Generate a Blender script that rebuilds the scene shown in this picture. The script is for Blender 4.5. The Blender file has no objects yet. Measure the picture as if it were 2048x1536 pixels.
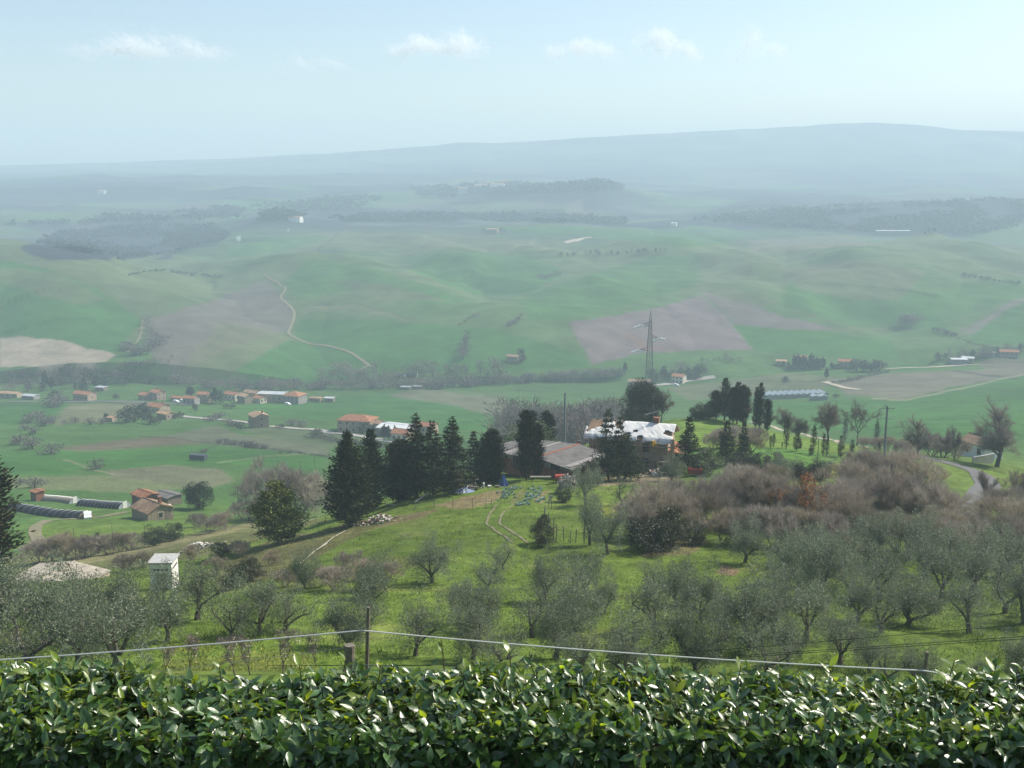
import bpy, math, random
import numpy as np
from mathutils import Vector
R = math.radians
C = bpy.context.scene.collection
sc = bpy.context.scene
# ------------------------------------------------------------------ camera
W0, H0, F0, PITCH = 2048.0, 1536.0, 2164.0, math.atan(428 / 2164)
CP, SP = math.cos(PITCH), math.sin(PITCH)
cd = bpy.data.cameras.new('camera'); cam = bpy.data.objects.new('camera', cd); C.objects.link(cam)
cd.sensor_width = 36; cd.lens = 36 * F0 / W0; cd.clip_start = 0.2; cd.clip_end = 60000
cam.location = (0, 0, 0); cam.rotation_euler = (R(90) - PITCH, 0, 0)
sc.camera = cam
# ------------------------------------------------------------------ light
SUN_AZ, SUN_EL = R(62), R(43)
SUND = Vector((math.sin(SUN_AZ) * math.cos(SUN_EL), math.cos(SUN_AZ) * math.cos(SUN_EL), math.sin(SUN_EL)))
wd = bpy.data.worlds.new('World'); sc.world = wd; wd.use_nodes = True
nt = wd.node_tree; nt.nodes.clear()
sky = nt.nodes.new('ShaderNodeTexSky'); sky.sky_type = 'NISHITA'; sky.sun_disc = False
sky.sun_elevation = SUN_EL; sky.sun_rotation = SUN_AZ; sky.altitude = 300; sky.dust_density = 1.2; sky.ozone_density = 0.6
bg = nt.nodes.new('ShaderNodeBackground'); bg.inputs[1].default_value = 0.106
wo = nt.nodes.new('ShaderNodeOutputWorld')
nt.links.new(sky.outputs[0], bg.inputs[0]); nt.links.new(bg.outputs[0], wo.inputs[0])
sl = bpy.data.lights.new('sun', 'SUN'); so = bpy.data.objects.new('sun', sl); C.objects.link(so)
sl.energy = 4.6; sl.angle = R(0.5); sl.color = (1.0, 0.93, 0.82)
so.rotation_euler = SUND.to_track_quat('Z', 'Y').to_euler(); so.location = SUND * 400
sc.view_settings.view_transform = 'Standard'; sc.view_settings.look = 'None'
sc.view_settings.exposure = 0.6; sc.view_settings.gamma = 1
cy = sc.cycles
cy.use_denoising = True; cy.max_bounces = 6; cy.diffuse_bounces = 2; cy.glossy_bounces = 2
cy.transmission_bounces = 3; cy.volume_bounces = 2; cy.transparent_max_bounces = 48
cy.use_adaptive_sampling = False; cy.caustics_reflective = False; cy.caustics_refractive = False
try:
    cy.denoising_prefilter = 'ACCURATE'
except Exception:
    pass
HAZE_DENSITY, HAZE_COLOR, HAZE_G = 0.00039, (0.70, 0.885, 1.0), 0.04

# ------------------------------------------------------------------ helpers
rng = np.random.default_rng(7)
random.seed(7)

def tag(o, label=None, cat=None, group=None, kind=None):
    if label: o['label'] = label
    if cat: o['category'] = cat
    if group: o['group'] = group
    if kind: o['kind'] = kind
    return o

def empty(name, loc, rz=0.0):
    o = bpy.data.objects.new(name, None); C.objects.link(o)
    o.location = loc; o.rotation_euler = (0, 0, rz); o.empty_display_size = 0.3
    return o

def mesh_np(name, V, F4=None, F3=None, mats=(), mi=None, col=None, smooth=False):
    me = bpy.data.meshes.new(name)
    V = np.asarray(V, np.float32).reshape(-1, 3)
    F4 = np.zeros((0, 4), np.int32) if F4 is None else np.asarray(F4, np.int32).reshape(-1, 4)
    F3 = np.zeros((0, 3), np.int32) if F3 is None else np.asarray(F3, np.int32).reshape(-1, 3)
    n4, n3 = len(F4), len(F3)
    loops = np.concatenate([F4.ravel(), F3.ravel()]).astype(np.int32)
    me.vertices.add(len(V)); me.vertices.foreach_set('co', V.ravel())
    me.loops.add(len(loops)); me.loops.foreach_set('vertex_index', loops)
    me.polygons.add(n4 + n3)
    me.polygons.foreach_set('loop_start', np.concatenate([np.arange(n4) * 4, n4 * 4 + np.arange(n3) * 3]).astype(np.int32))
    if smooth:
        me.polygons.foreach_set('use_smooth', np.ones(n4 + n3, bool))
    else:
        me.polygons.foreach_set('use_smooth', np.zeros(n4 + n3, bool))
    for m in mats: me.materials.append(m)
    if mi is not None: me.polygons.foreach_set('material_index', np.asarray(mi, np.int32))
    me.update(calc_edges=True); me.validate()
    if col is not None:
        ca = me.color_attributes.new('Col', 'FLOAT_COLOR', 'POINT')
        c4 = np.ones((len(V), 4), np.float32); c4[:, :3] = col
        ca.data.foreach_set('color', c4.ravel())
    return me

def link(name, me, parent=None, loc=None, rz=0.0, scale=None):
    o = bpy.data.objects.new(name, me); C.objects.link(o)
    if parent is not None: o.parent = parent
    if loc is not None: o.location = loc
    if rz: o.rotation_euler = (0, 0, rz)
    if scale is not None: o.scale = scale if hasattr(scale, '__len__') else (scale,) * 3
    return o

class MB:
    """collects boxes, tubes, quads and leaves into one mesh"""
    def __init__(s): s.V = []; s.F4 = []; s.F3 = []; s.n = 0; s.c = []; s.col = (0.5, 0.5, 0.5); s.m = 0; s.m4 = []; s.m3 = []
    def add(s, V, F4=None, F3=None, col=None):
        V = np.asarray(V, float).reshape(-1, 3)
        if F4 is not None and len(F4): s.F4.append(np.asarray(F4, int).reshape(-1, 4) + s.n); s.m4.append(np.full(len(s.F4[-1]), s.m))
        if F3 is not None and len(F3): s.F3.append(np.asarray(F3, int).reshape(-1, 3) + s.n); s.m3.append(np.full(len(s.F3[-1]), s.m))
        c = np.empty((len(V), 3)); c[:] = s.col if col is None else col
        s.c.append(c); s.V.append(V); s.n += len(V)
        return s
    def box(s, x0, x1, y0, y1, z0, z1, col=None, rz=0.0, o=(0, 0, 0)):
        V = np.array([[x, y, z] for z in (z0, z1) for x, y in ((x0, y0), (x1, y0), (x1, y1), (x0, y1))], float)
        if rz:
            c_, s_ = math.cos(rz), math.sin(rz); V[:, :2] = V[:, :2] @ np.array([[c_, s_], [-s_, c_]])
        return s.add(V + np.array(o), [[3, 2, 1, 0], [4, 5, 6, 7], [0, 1, 5, 4], [1, 2, 6, 5], [2, 3, 7, 6], [3, 0, 4, 7]], col=col)
    def tubes(s, A, B, ra, rb, k=4, col=None):
        A = np.asarray(A, float).reshape(-1, 3); B = np.asarray(B, float).reshape(-1, 3); n = len(A)
        ra = np.broadcast_to(np.asarray(ra, float), n); rb = np.broadcast_to(np.asarray(rb, float), n)
        d = B - A; d /= np.linalg.norm(d, axis=1, keepdims=True) + 1e-9
        h = np.where(np.abs(d[:, 2:3]) > 0.9, np.array([[1., 0, 0]]), np.array([[0, 0, 1.]]))
        x = np.cross(d, h); x /= np.linalg.norm(x, axis=1, keepdims=True) + 1e-9; y = np.cross(d, x)
        t = np.arange(k) * 2 * math.pi / k
        ring = x[:, None] * np.cos(t)[None, :, None] + y[:, None] * np.sin(t)[None, :, None]
        V = np.concatenate([A[:, None] + ring * ra[:, None, None], B[:, None] + ring * rb[:, None, None]], 1)
        b = (np.arange(n) * 2 * k)[:, None, None]
        i = np.arange(k); j = (i + 1) % k
        F = np.stack([j, i, i + k, j + k], 1)[None] + b
        c = None
        if col is not None:
            col = np.asarray(col, float); c = np.repeat(col, 2 * k, 0) if col.ndim == 2 else col
        s.add(V.reshape(-1, 3), F.reshape(-1, 4), col=c)
        cap = np.arange(k)[None] + k + b[:, 0]
        if k == 4: s.F4.append(cap + s.n - n * 2 * k); s.m4.append(np.full(n, s.m))
        return s
    def path(s, P, r0, r1=None, k=6, col=None):
        P = np.asarray(P, float); r1 = r0 if r1 is None else r1
        rr = np.linspace(r0, r1, len(P)); d = np.gradient(P, axis=0); d /= np.linalg.norm(d, axis=1, keepdims=True) + 1e-9
        h = np.array([0.3, 0.2, 1.0]) if abs(d[0, 2]) < 0.9 else np.array([1., 0, 0])
        x = np.cross(d, h); x /= np.linalg.norm(x, axis=1, keepdims=True) + 1e-9; y = np.cross(d, x)
        t = np.arange(k) * 2 * math.pi / k
        V = P[:, None] + (x[:, None] * np.cos(t)[None, :, None] + y[:, None] * np.sin(t)[None, :, None]) * rr[:, None, None]
        i = np.arange(k); j = (i + 1) % k; b = (np.arange(len(P) - 1) * k)[:, None, None]
        F = (np.stack([j, i, i + k, j + k], 1)[None] + b).reshape(-1, 4)
        s.add(V.reshape(-1, 3), F, [[0, q + 1, q + 2] for q in range(k - 2)] + [[(len(P) - 1) * k, (len(P) - 1) * k + q + 2, (len(P) - 1) * k + q + 1] for q in range(k - 2)], col=col)
        return s
    def leaves(s, P, D, L, Wd, col, roll=None, tri=False):
        """flat leaf-sized faces: base P, direction D, length L, width Wd"""
        P = np.asarray(P, float); n = len(P); D = D / (np.linalg.norm(D, axis=1, keepdims=True) + 1e-9)
        q = rng.normal(size=(n, 3)) if roll is None else roll
        x = np.cross(D, q); x /= np.linalg.norm(x, axis=1, keepdims=True) + 1e-9
        L = np.broadcast_to(L, n)[:, None]; Wd = np.broadcast_to(Wd, n)[:, None]
        if tri:
            V = np.stack([P - x * Wd * .5, P + x * Wd * .5, P + D * L], 1)
            s.add(V.reshape(-1, 3), None, (np.arange(n) * 3)[:, None] + np.arange(3), col=np.repeat(np.broadcast_to(col, (n, 3)), 3, 0))
        else:
            V = np.stack([P, P + D * L * .5 + x * Wd * .5, P + D * L, P + D * L * .5 - x * Wd * .5], 1)
            s.add(V.reshape(-1, 3), (np.arange(n) * 4)[:, None] + np.arange(4), col=np.repeat(np.broadcast_to(col, (n, 3)), 4, 0))
        return s
    def mesh(s, name, mats, smooth=False):
        mats = mats if isinstance(mats, (list, tuple)) else [mats]
        cat = lambda l, w: np.concatenate(l) if l else np.zeros((0, w), int)
        mi = np.concatenate([np.concatenate(s.m4) if s.m4 else np.zeros(0, int), np.concatenate(s.m3) if s.m3 else np.zeros(0, int)])
        return mesh_np(name, np.concatenate(s.V), cat(s.F4, 4), cat(s.F3, 3), mats, mi if mi.any() else None, np.concatenate(s.c), smooth)
    def build(s, name, mats, parent=None, loc=None, rz=0.0, scale=None, smooth=False):
        return link(name, s.mesh(name, mats, smooth), parent, loc, rz, scale)

# -- value noise
def _h(i, j, s):
    n = (i * 374761393 + j * 668265263 + s * 974711) & 0x7fffffff
    n = ((n ^ (n >> 13)) * 1274126177) & 0x7fffffff
    return ((n ^ (n >> 16)) & 0xffff) / 65535.0
def vnoise(x, y, s=0):
    x = np.asarray(x, float); y = np.asarray(y, float)
    i = np.floor(x).astype(np.int64); j = np.floor(y).astype(np.int64); fx = x - i; fy = y - j
    fx = fx * fx * fx * (fx * (fx * 6 - 15) + 10); fy = fy * fy * fy * (fy * (fy * 6 - 15) + 10)
    return ((_h(i, j, s) * (1 - fx) + _h(i + 1, j, s) * fx) * (1 - fy) + (_h(i, j + 1, s) * (1 - fx) + _h(i + 1, j + 1, s) * fx) * fy) * 2 - 1
def fbm(x, y, s=0, o=4):
    r = 0; a = 1; t = 0
    for k in range(o):
        r = r + a * vnoise(x, y, s + k * 17); t += a; a *= .5; x = x * 2.03 + 3.1; y = y * 2.03 + 7.7
    return r / t
# ------------------------------------------------------------------ the lie of the land
def slope(v):                                    # rise per metre forward seen at image row v
    return np.tan(np.arctan((768 - np.asarray(v, float)) / F0) - PITCH)
def ray(u, v):                                   # sideways per metre forward, rise per metre forward
    x = (u - 1024) / F0; y = (768 - v) / F0; c = CP + y * SP
    return x / c, (-SP + y * CP) / c
def pchip(x, Y, xi):
    x = np.asarray(x, float); Y = np.asarray(Y, float); h = np.diff(x)[:, None]; d = np.diff(Y, axis=0) / h
    m = np.zeros_like(Y); m[0] = d[0]; m[-1] = d[-1]
    s = d[:-1] * d[1:] > 0; w1 = 2 * h[1:] + h[:-1]; w2 = h[1:] + 2 * h[:-1]
    with np.errstate(all='ignore'):
        m[1:-1] = np.where(s, (w1 + w2) / (w1 / d[:-1] + w2 / d[1:]), 0)
    k = np.clip(np.searchsorted(x, xi) - 1, 0, len(x) - 2); t = ((xi - x[k]) / (x[k + 1] - x[k]))[:, None]; H = h[k]
    return (2*t**3-3*t**2+1)*Y[k] + (t**3-2*t**2+t)*H*m[k] + (-2*t**3+3*t**2)*Y[k+1] + (t**3-t**2)*H*m[k+1]
TU = np.array([-100, 150, 400, 650, 900, 1150, 1400, 1650, 1900, 2150.])
TV = {50: [1345,1335,1330,1335,1340,1345,1350,1350,1350,1350], 62: [1270,1262,1255,1250,1250,1255,1260,1262,1265,1265],
 75: [1215,1208,1200,1185,1175,1175,1180,1185,1190,1195], 90: [1185,1178,1165,1130,1105,1105,1110,1120,1130,1140],
 105: [1170,1162,1140,1090,1058,1052,1060,1070,1085,1100], 120: [1165,1150,1105,1060,1020,1010,1015,1025,1045,1065],
 135: [1172,1140,1085,1038,985,975,975,985,1010,1040], 150: [1160,1130,1075,1030,965,950,945,955,985,1015],
 170: [1120,1105,1072,1048,953,930,905,918,955,985], 195: [1072,1066,1055,1042,968,897,862,886,920,950],
 215: [1043,1040,1036,1030,990,898,836,884,910,932], 232: [1024,1021,1018,1014,1000,915,850,900,904,915],
 285: [962,960,958,957,956,925,878,898,885,880], 380: [899,899,899,899,899,893,862,868,850,832],
 480: [850,850,850,851,852,850,836,834,820,798], 560: [822,822,824,826,828,826,816,806,790,768],
 620: [804,804,806,808,810,808,797,784,773,752], 700: [774,774,776,776,776,774,768,756,744,734], 760: [752,752,753,753,752,750,744,738,729,722]}
TD = [3, 6, 10, 20, 35] + list(TV); TZ = [[-4.1]*10, [-4.7]*10, [-6]*10, [-11]*10, [-17.6]*10]
TZ += [list(slope(TV[d]) * d) for d in TV]
for d_, z_ in ((820,-142),(940,-146),(1100,-139),(1300,-119),(1600,-99),(1900,-84),(2300,-70),(3000,-46),(3500,-25),(4300,-5),(5200,-60)):
    TD.append(d_); TZ.append([z_] * 10)
DG = np.concatenate([np.arange(3, 48, .9), np.arange(48, 200, .32), np.arange(200, 330, .7), np.arange(330, 780, 1.4), np.arange(780, 1320, 1.7), np.arange(1320, 2700, 5.5), np.arange(2700, 5201, 16)])
AG = np.linspace(-.64, .64, 640)
zc = pchip(TD, np.array(TZ), DG)                                    # (nD, 10)
GZ = pchip((TU - 1024) / F0, zc.T, np.clip(AG, (TU[0]-1024)/F0, (TU[-1]-1024)/F0)).T.copy()
GX = DG[:, None] * AG[None]; GY = np.repeat(DG[:, None], len(AG), 1)
def ridge(pts, s, w, k=5.0):
    """rounded hill crest through image points (u, v) at forward distance d"""
    global GZ
    Q = np.array([[ray(u, v)[0] * d, d, ray(u, v)[1] * d] for u, v, d in pts])
    best = np.full(GZ.shape, 1e9); bz = np.zeros(GZ.shape)
    lo, hi = Q[:, 1].min() - 420, Q[:, 1].max() + 420
    r = np.where((DG > max(lo, 725)) & (DG < hi))[0]
    for p, q in zip(Q[:-1], Q[1:]):
        dx, dy = q[0] - p[0], q[1] - p[1]
        t = np.clip(((GX[r] - p[0]) * dx + (GY[r] - p[1]) * dy) / (dx*dx + dy*dy), 0, 1)
        dd = np.hypot(GX[r] - p[0] - t * dx, GY[r] - p[1] - t * dy); zz = p[2] + t * (q[2] - p[2])
        m = dd < best[r]; b = best[r]; b[m] = dd[m]; best[r] = b; b = bz[r]; b[m] = zz[m]; bz[r] = b
    zr = bz[r] - s * (np.sqrt(best[r]**2 + w*w) - w)
    a = GZ[r]; m = np.maximum(a, zr)
    GZ[r] = m + k * np.log(np.exp((a - m) / k) + np.exp((zr - m) / k)) - k * math.log(2) * np.exp(-np.abs(a - zr) / k)
ridge([(-250,500,1000),(0,516,990),(110,536,960),(200,578,920),(262,628,850),(285,690,780)], .24, 90)
ridge([(620,514,1200),(730,527,1120),(830,560,1030),(940,597,950),(1010,606,910)], .22, 60)
ridge([(640,514,1210),(585,570,1030),(560,620,930),(560,690,840)], .16, 90)
ridge([(800,512,1260),(900,499,1250),(1060,512,1220),(1160,530,1150)], .2, 110)
ridge([(1390,498,1280),(1400,540,1100),(1400,572,1010),(1410,650,880),(1420,705,800)], .18, 80)
ridge([(1390,498,1280),(1250,520,1160),(1130,560,1030),(1060,600,930)], .2, 70)
ridge([(1820,478,1420),(1720,520,1180),(1640,580,1000),(1640,640,900)], .17, 110)
ridge([(2250,530,1150),(2060,560,1060),(1960,610,940),(1900,660,850)], .2, 100)
ridge([(420,548,1180),(320,541,1190),(200,532,1250),(120,520,1350)], .2, 80)
ridge([(1700,470,1650),(1500,478,1600),(1300,480,1520),(1100,452,1650),(960,462,1600),(700,462,1700),(560,470,1650)], .12, 160)
ridge([(440,447,1800),(520,437,1780),(600,440,1760),(700,455,1750)], .14, 90)
ridge([(-200,440,1900),(0,432,1950),(200,425,2050),(420,400,2400),(700,388,2500)], .08, 250)
ridge([(1380,436,1950),(1500,424,1950),(1700,408,2000),(2050,400,2050),(2300,400,2100)], .14, 180)
ridge([(700,388,2600),(860,376,2550),(960,370,2550),(1090,372,2500),(1210,362,2450),(1250,378,2450),(1330,402,2400)], .12, 150)
ridge([(1300,392,2900),(1420,376,3000),(1560,374,3050),(1720,388,3000),(2100,385,3100)], .08, 250)
ridge([(-300,372,3000),(0,358,3100),(300,352,3200),(600,352,3300),(900,350,3400)], .06, 300)
# the far mountain range
CU = np.array([-500,-200,0,150,300,430,560,660,760,860,920,1000,1130,1250,1380,1500,1600,1650,1740,1850,1900,2048,2250,2600.])
CV = np.array([338,335,331,327,323,318,312,307,300,292,285,286,279,271,264,258,253,248,245,252,260,263,262,270.])
cz = np.interp(AG, (CU - 1024) / F0 / 1.019, slope(CV) * 4300)
w_ = np.exp(-np.maximum(0, 4300 - DG) ** 2 / 520 ** 2); w_[DG > 4300] = np.exp(-(DG[DG > 4300] - 4300) ** 2 / 420 ** 2)
cz2 = cz[None] - 46 * np.abs(fbm(GX / 330 + 5, GY / 330, 91, 4)) * (1 - np.exp(-(GY - 4300) ** 2 / 200 ** 2))
m_ = DG > 3100
GZ[m_] = GZ[m_] * (1 - w_[m_, None]) + cz2[m_] * w_[m_, None]
# folds and small unevenness
amp = np.interp(DG, [0, 700, 800, 1000, 1300, 1900, 3000, 4300, 5200], [0, 0, 1, 9, 12, 16, 20, 5, 0])[:, None]
GZ += np.interp(DG, [0, 790, 900, 1250, 1500, 2200], [0, 0, 9, 14, 10, 0])[:, None] * fbm(GX / 300 + 7, GY / 260, 13, 2)
GZ += np.interp(DG, [0, 775, 860, 1150, 1400, 1700], [0, 0, 5.5, 8, 7, 0])[:, None] * vnoise(GX / 62 + GY / 300, GY / 170 + GX / 400, 19)
GZ += amp * .7 * fbm(GX / 150, GY / 150, 3, 4) + amp * .6 * fbm(GX / 60 + 9, GY / 60, 23, 3) * (DG[:, None] < 1500)
amp = np.interp(DG, [0, 48, 60, 230, 300, 760, 800], [0, .1, .5, .6, .9, .9, 0])[:, None]
GZ += amp * fbm(GX / 16, GY / 16, 41, 4)
GZ += np.interp(DG, [0, 48, 60, 160, 260], [0, 0, .16, .16, 0])[:, None] * fbm(GX / 2.2, GY / 2.2, 51, 3)

def gz(x, y):
    x = np.asarray(x, float); y = np.maximum(np.asarray(y, float), DG[0]); a = x / y
    fa = np.clip((a - AG[0]) / (AG[1] - AG[0]), 0, len(AG) - 1.001); ia = fa.astype(int); fa = fa - ia
    k = np.clip(np.searchsorted(DG, y) - 1, 0, len(DG) - 2); t = np.clip((y - DG[k]) / (DG[k+1] - DG[k]), 0, 1)
    return (GZ[k, ia]*(1-fa) + GZ[k, ia+1]*fa)*(1-t) + (GZ[k+1, ia]*(1-fa) + GZ[k+1, ia+1]*fa)*t
def at(u, v, dmin=40, d=None):
    """where the line of sight of photo pixel (u, v) first meets the ground (or at forward distance d)"""
    a, s = ray(u, v)
    if d is not None: return Vector((a * d, d, float(gz(a * d, d))))
    z = gz(DG * a, DG); e = z - s * DG; e[DG < dmin] = -1
    k = np.argmax(e > 0)
    if e[k] <= 0: k = len(DG) - 1
    t = e[k-1] / (e[k-1] - e[k]) if k and e[k] > 0 and e[k-1] <= 0 else 0
    dd = DG[k-1] + (DG[k] - DG[k-1]) * t if k else DG[0]
    return Vector((a * dd, dd, float(gz(a * dd, dd))))
def px(d, n=1.0): return n * d / F0 / 1.0          # metres that n photo pixels span at distance d

# ------------------------------------------------------------------ ground cover: which crop grows where
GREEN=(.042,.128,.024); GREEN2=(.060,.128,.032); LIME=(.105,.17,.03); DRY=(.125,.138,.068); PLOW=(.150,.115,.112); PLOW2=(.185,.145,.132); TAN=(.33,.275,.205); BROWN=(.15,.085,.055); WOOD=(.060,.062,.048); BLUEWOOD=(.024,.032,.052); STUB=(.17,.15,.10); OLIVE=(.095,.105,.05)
GC = np.empty(GZ.shape + (3,))
n1 = fbm(GX/90, GY/90, 61, 4)[..., None]; n2 = fbm(GX/420, GY/420, 71, 3)[..., None]
GC[:] = np.array(GREEN2) * (1 + .25*n1)
hb = np.clip((GY - 770) / 40, 0, 1)[..., None] * np.clip(.6 + 1.6*n2 + .9*n1, .15, 1); GC = GC*(1-hb) + np.array((.098,.132,.058))*(1+.3*n1)*hb
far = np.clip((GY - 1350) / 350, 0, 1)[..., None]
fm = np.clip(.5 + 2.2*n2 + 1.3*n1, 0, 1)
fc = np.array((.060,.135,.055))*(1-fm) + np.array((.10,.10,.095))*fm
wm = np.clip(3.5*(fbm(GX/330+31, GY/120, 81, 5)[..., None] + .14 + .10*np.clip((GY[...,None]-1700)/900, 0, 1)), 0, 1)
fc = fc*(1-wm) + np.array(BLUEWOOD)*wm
mt = np.clip((GY - 3500) / 400, 0, 1)[..., None]; fc = fc*(1-mt*.75) + np.array((.150,.180,.165))*(1+.5*fbm(GX/180, GY/90, 87, 4)[..., None])*mt*.75  # far range paled in its ground colour, standing in for thicker haze
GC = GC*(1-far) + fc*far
def field(pts, col, soft=3.0, amt=1.0, jit=1.0):
    """a patch of ground whose outline runs through image points, cast on the land"""
    P = []
    for (u0, v0), (u1, v1) in zip(pts, pts[1:] + pts[:1]):
        n = max(1, int(math.hypot(u1-u0, v1-v0) / 25))
        for i in range(n):
            w = at(u0 + (u1-u0)*i/n, v0 + (v1-v0)*i/n); P.append((w.x, w.y))
    P = np.array(P)
    r = np.where((DG > P[:, 1].min() - 3) & (DG < P[:, 1].max() + 3))[0]
    if not len(r): return
    a0, a1 = (P[:, 0] / P[:, 1]).min(), (P[:, 0] / P[:, 1]).max()
    c = np.where((AG > a0 - .01) & (AG < a1 + .01))[0]
    if not len(c): return
    sl_ = (slice(r[0], r[-1]+1), slice(c[0], c[-1]+1)); x = GX[sl_].copy(); y = GY[sl_].copy()
    jj = jit * np.maximum(.25, y/420); x += jj*fbm(x/(6*jj), y/(6*jj), 5, 3); y += 2*jj*fbm(x/(6*jj)+50, y/(6*jj), 6, 3)
    ins = np.zeros(x.shape, bool); Q = np.roll(P, -1, 0)
    for (x0, y0), (x1, y1) in zip(P, Q):
        if y0 == y1: continue
        cr = ((y0 > y) != (y1 > y)) & (x < (x1-x0)*(y-y0)/(y1-y0) + x0); ins ^= cr
    m = ins.astype(float)
    for _ in range(max(1, int(soft * .6))):
        p = np.pad(m, 1, mode='edge'); m = (p[:-2,1:-1]+p[2:,1:-1]+p[1:-1,:-2]+p[1:-1,2:]+2*m)/6
    m = (m * amt)[..., None]
    var = 1 + .22*n1[sl_] + .10*fbm(GX[sl_]/25, GY[sl_]/25, 8, 3)[..., None]
    GC[sl_] = GC[sl_]*(1-m) + np.array(col)*var*m
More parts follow.
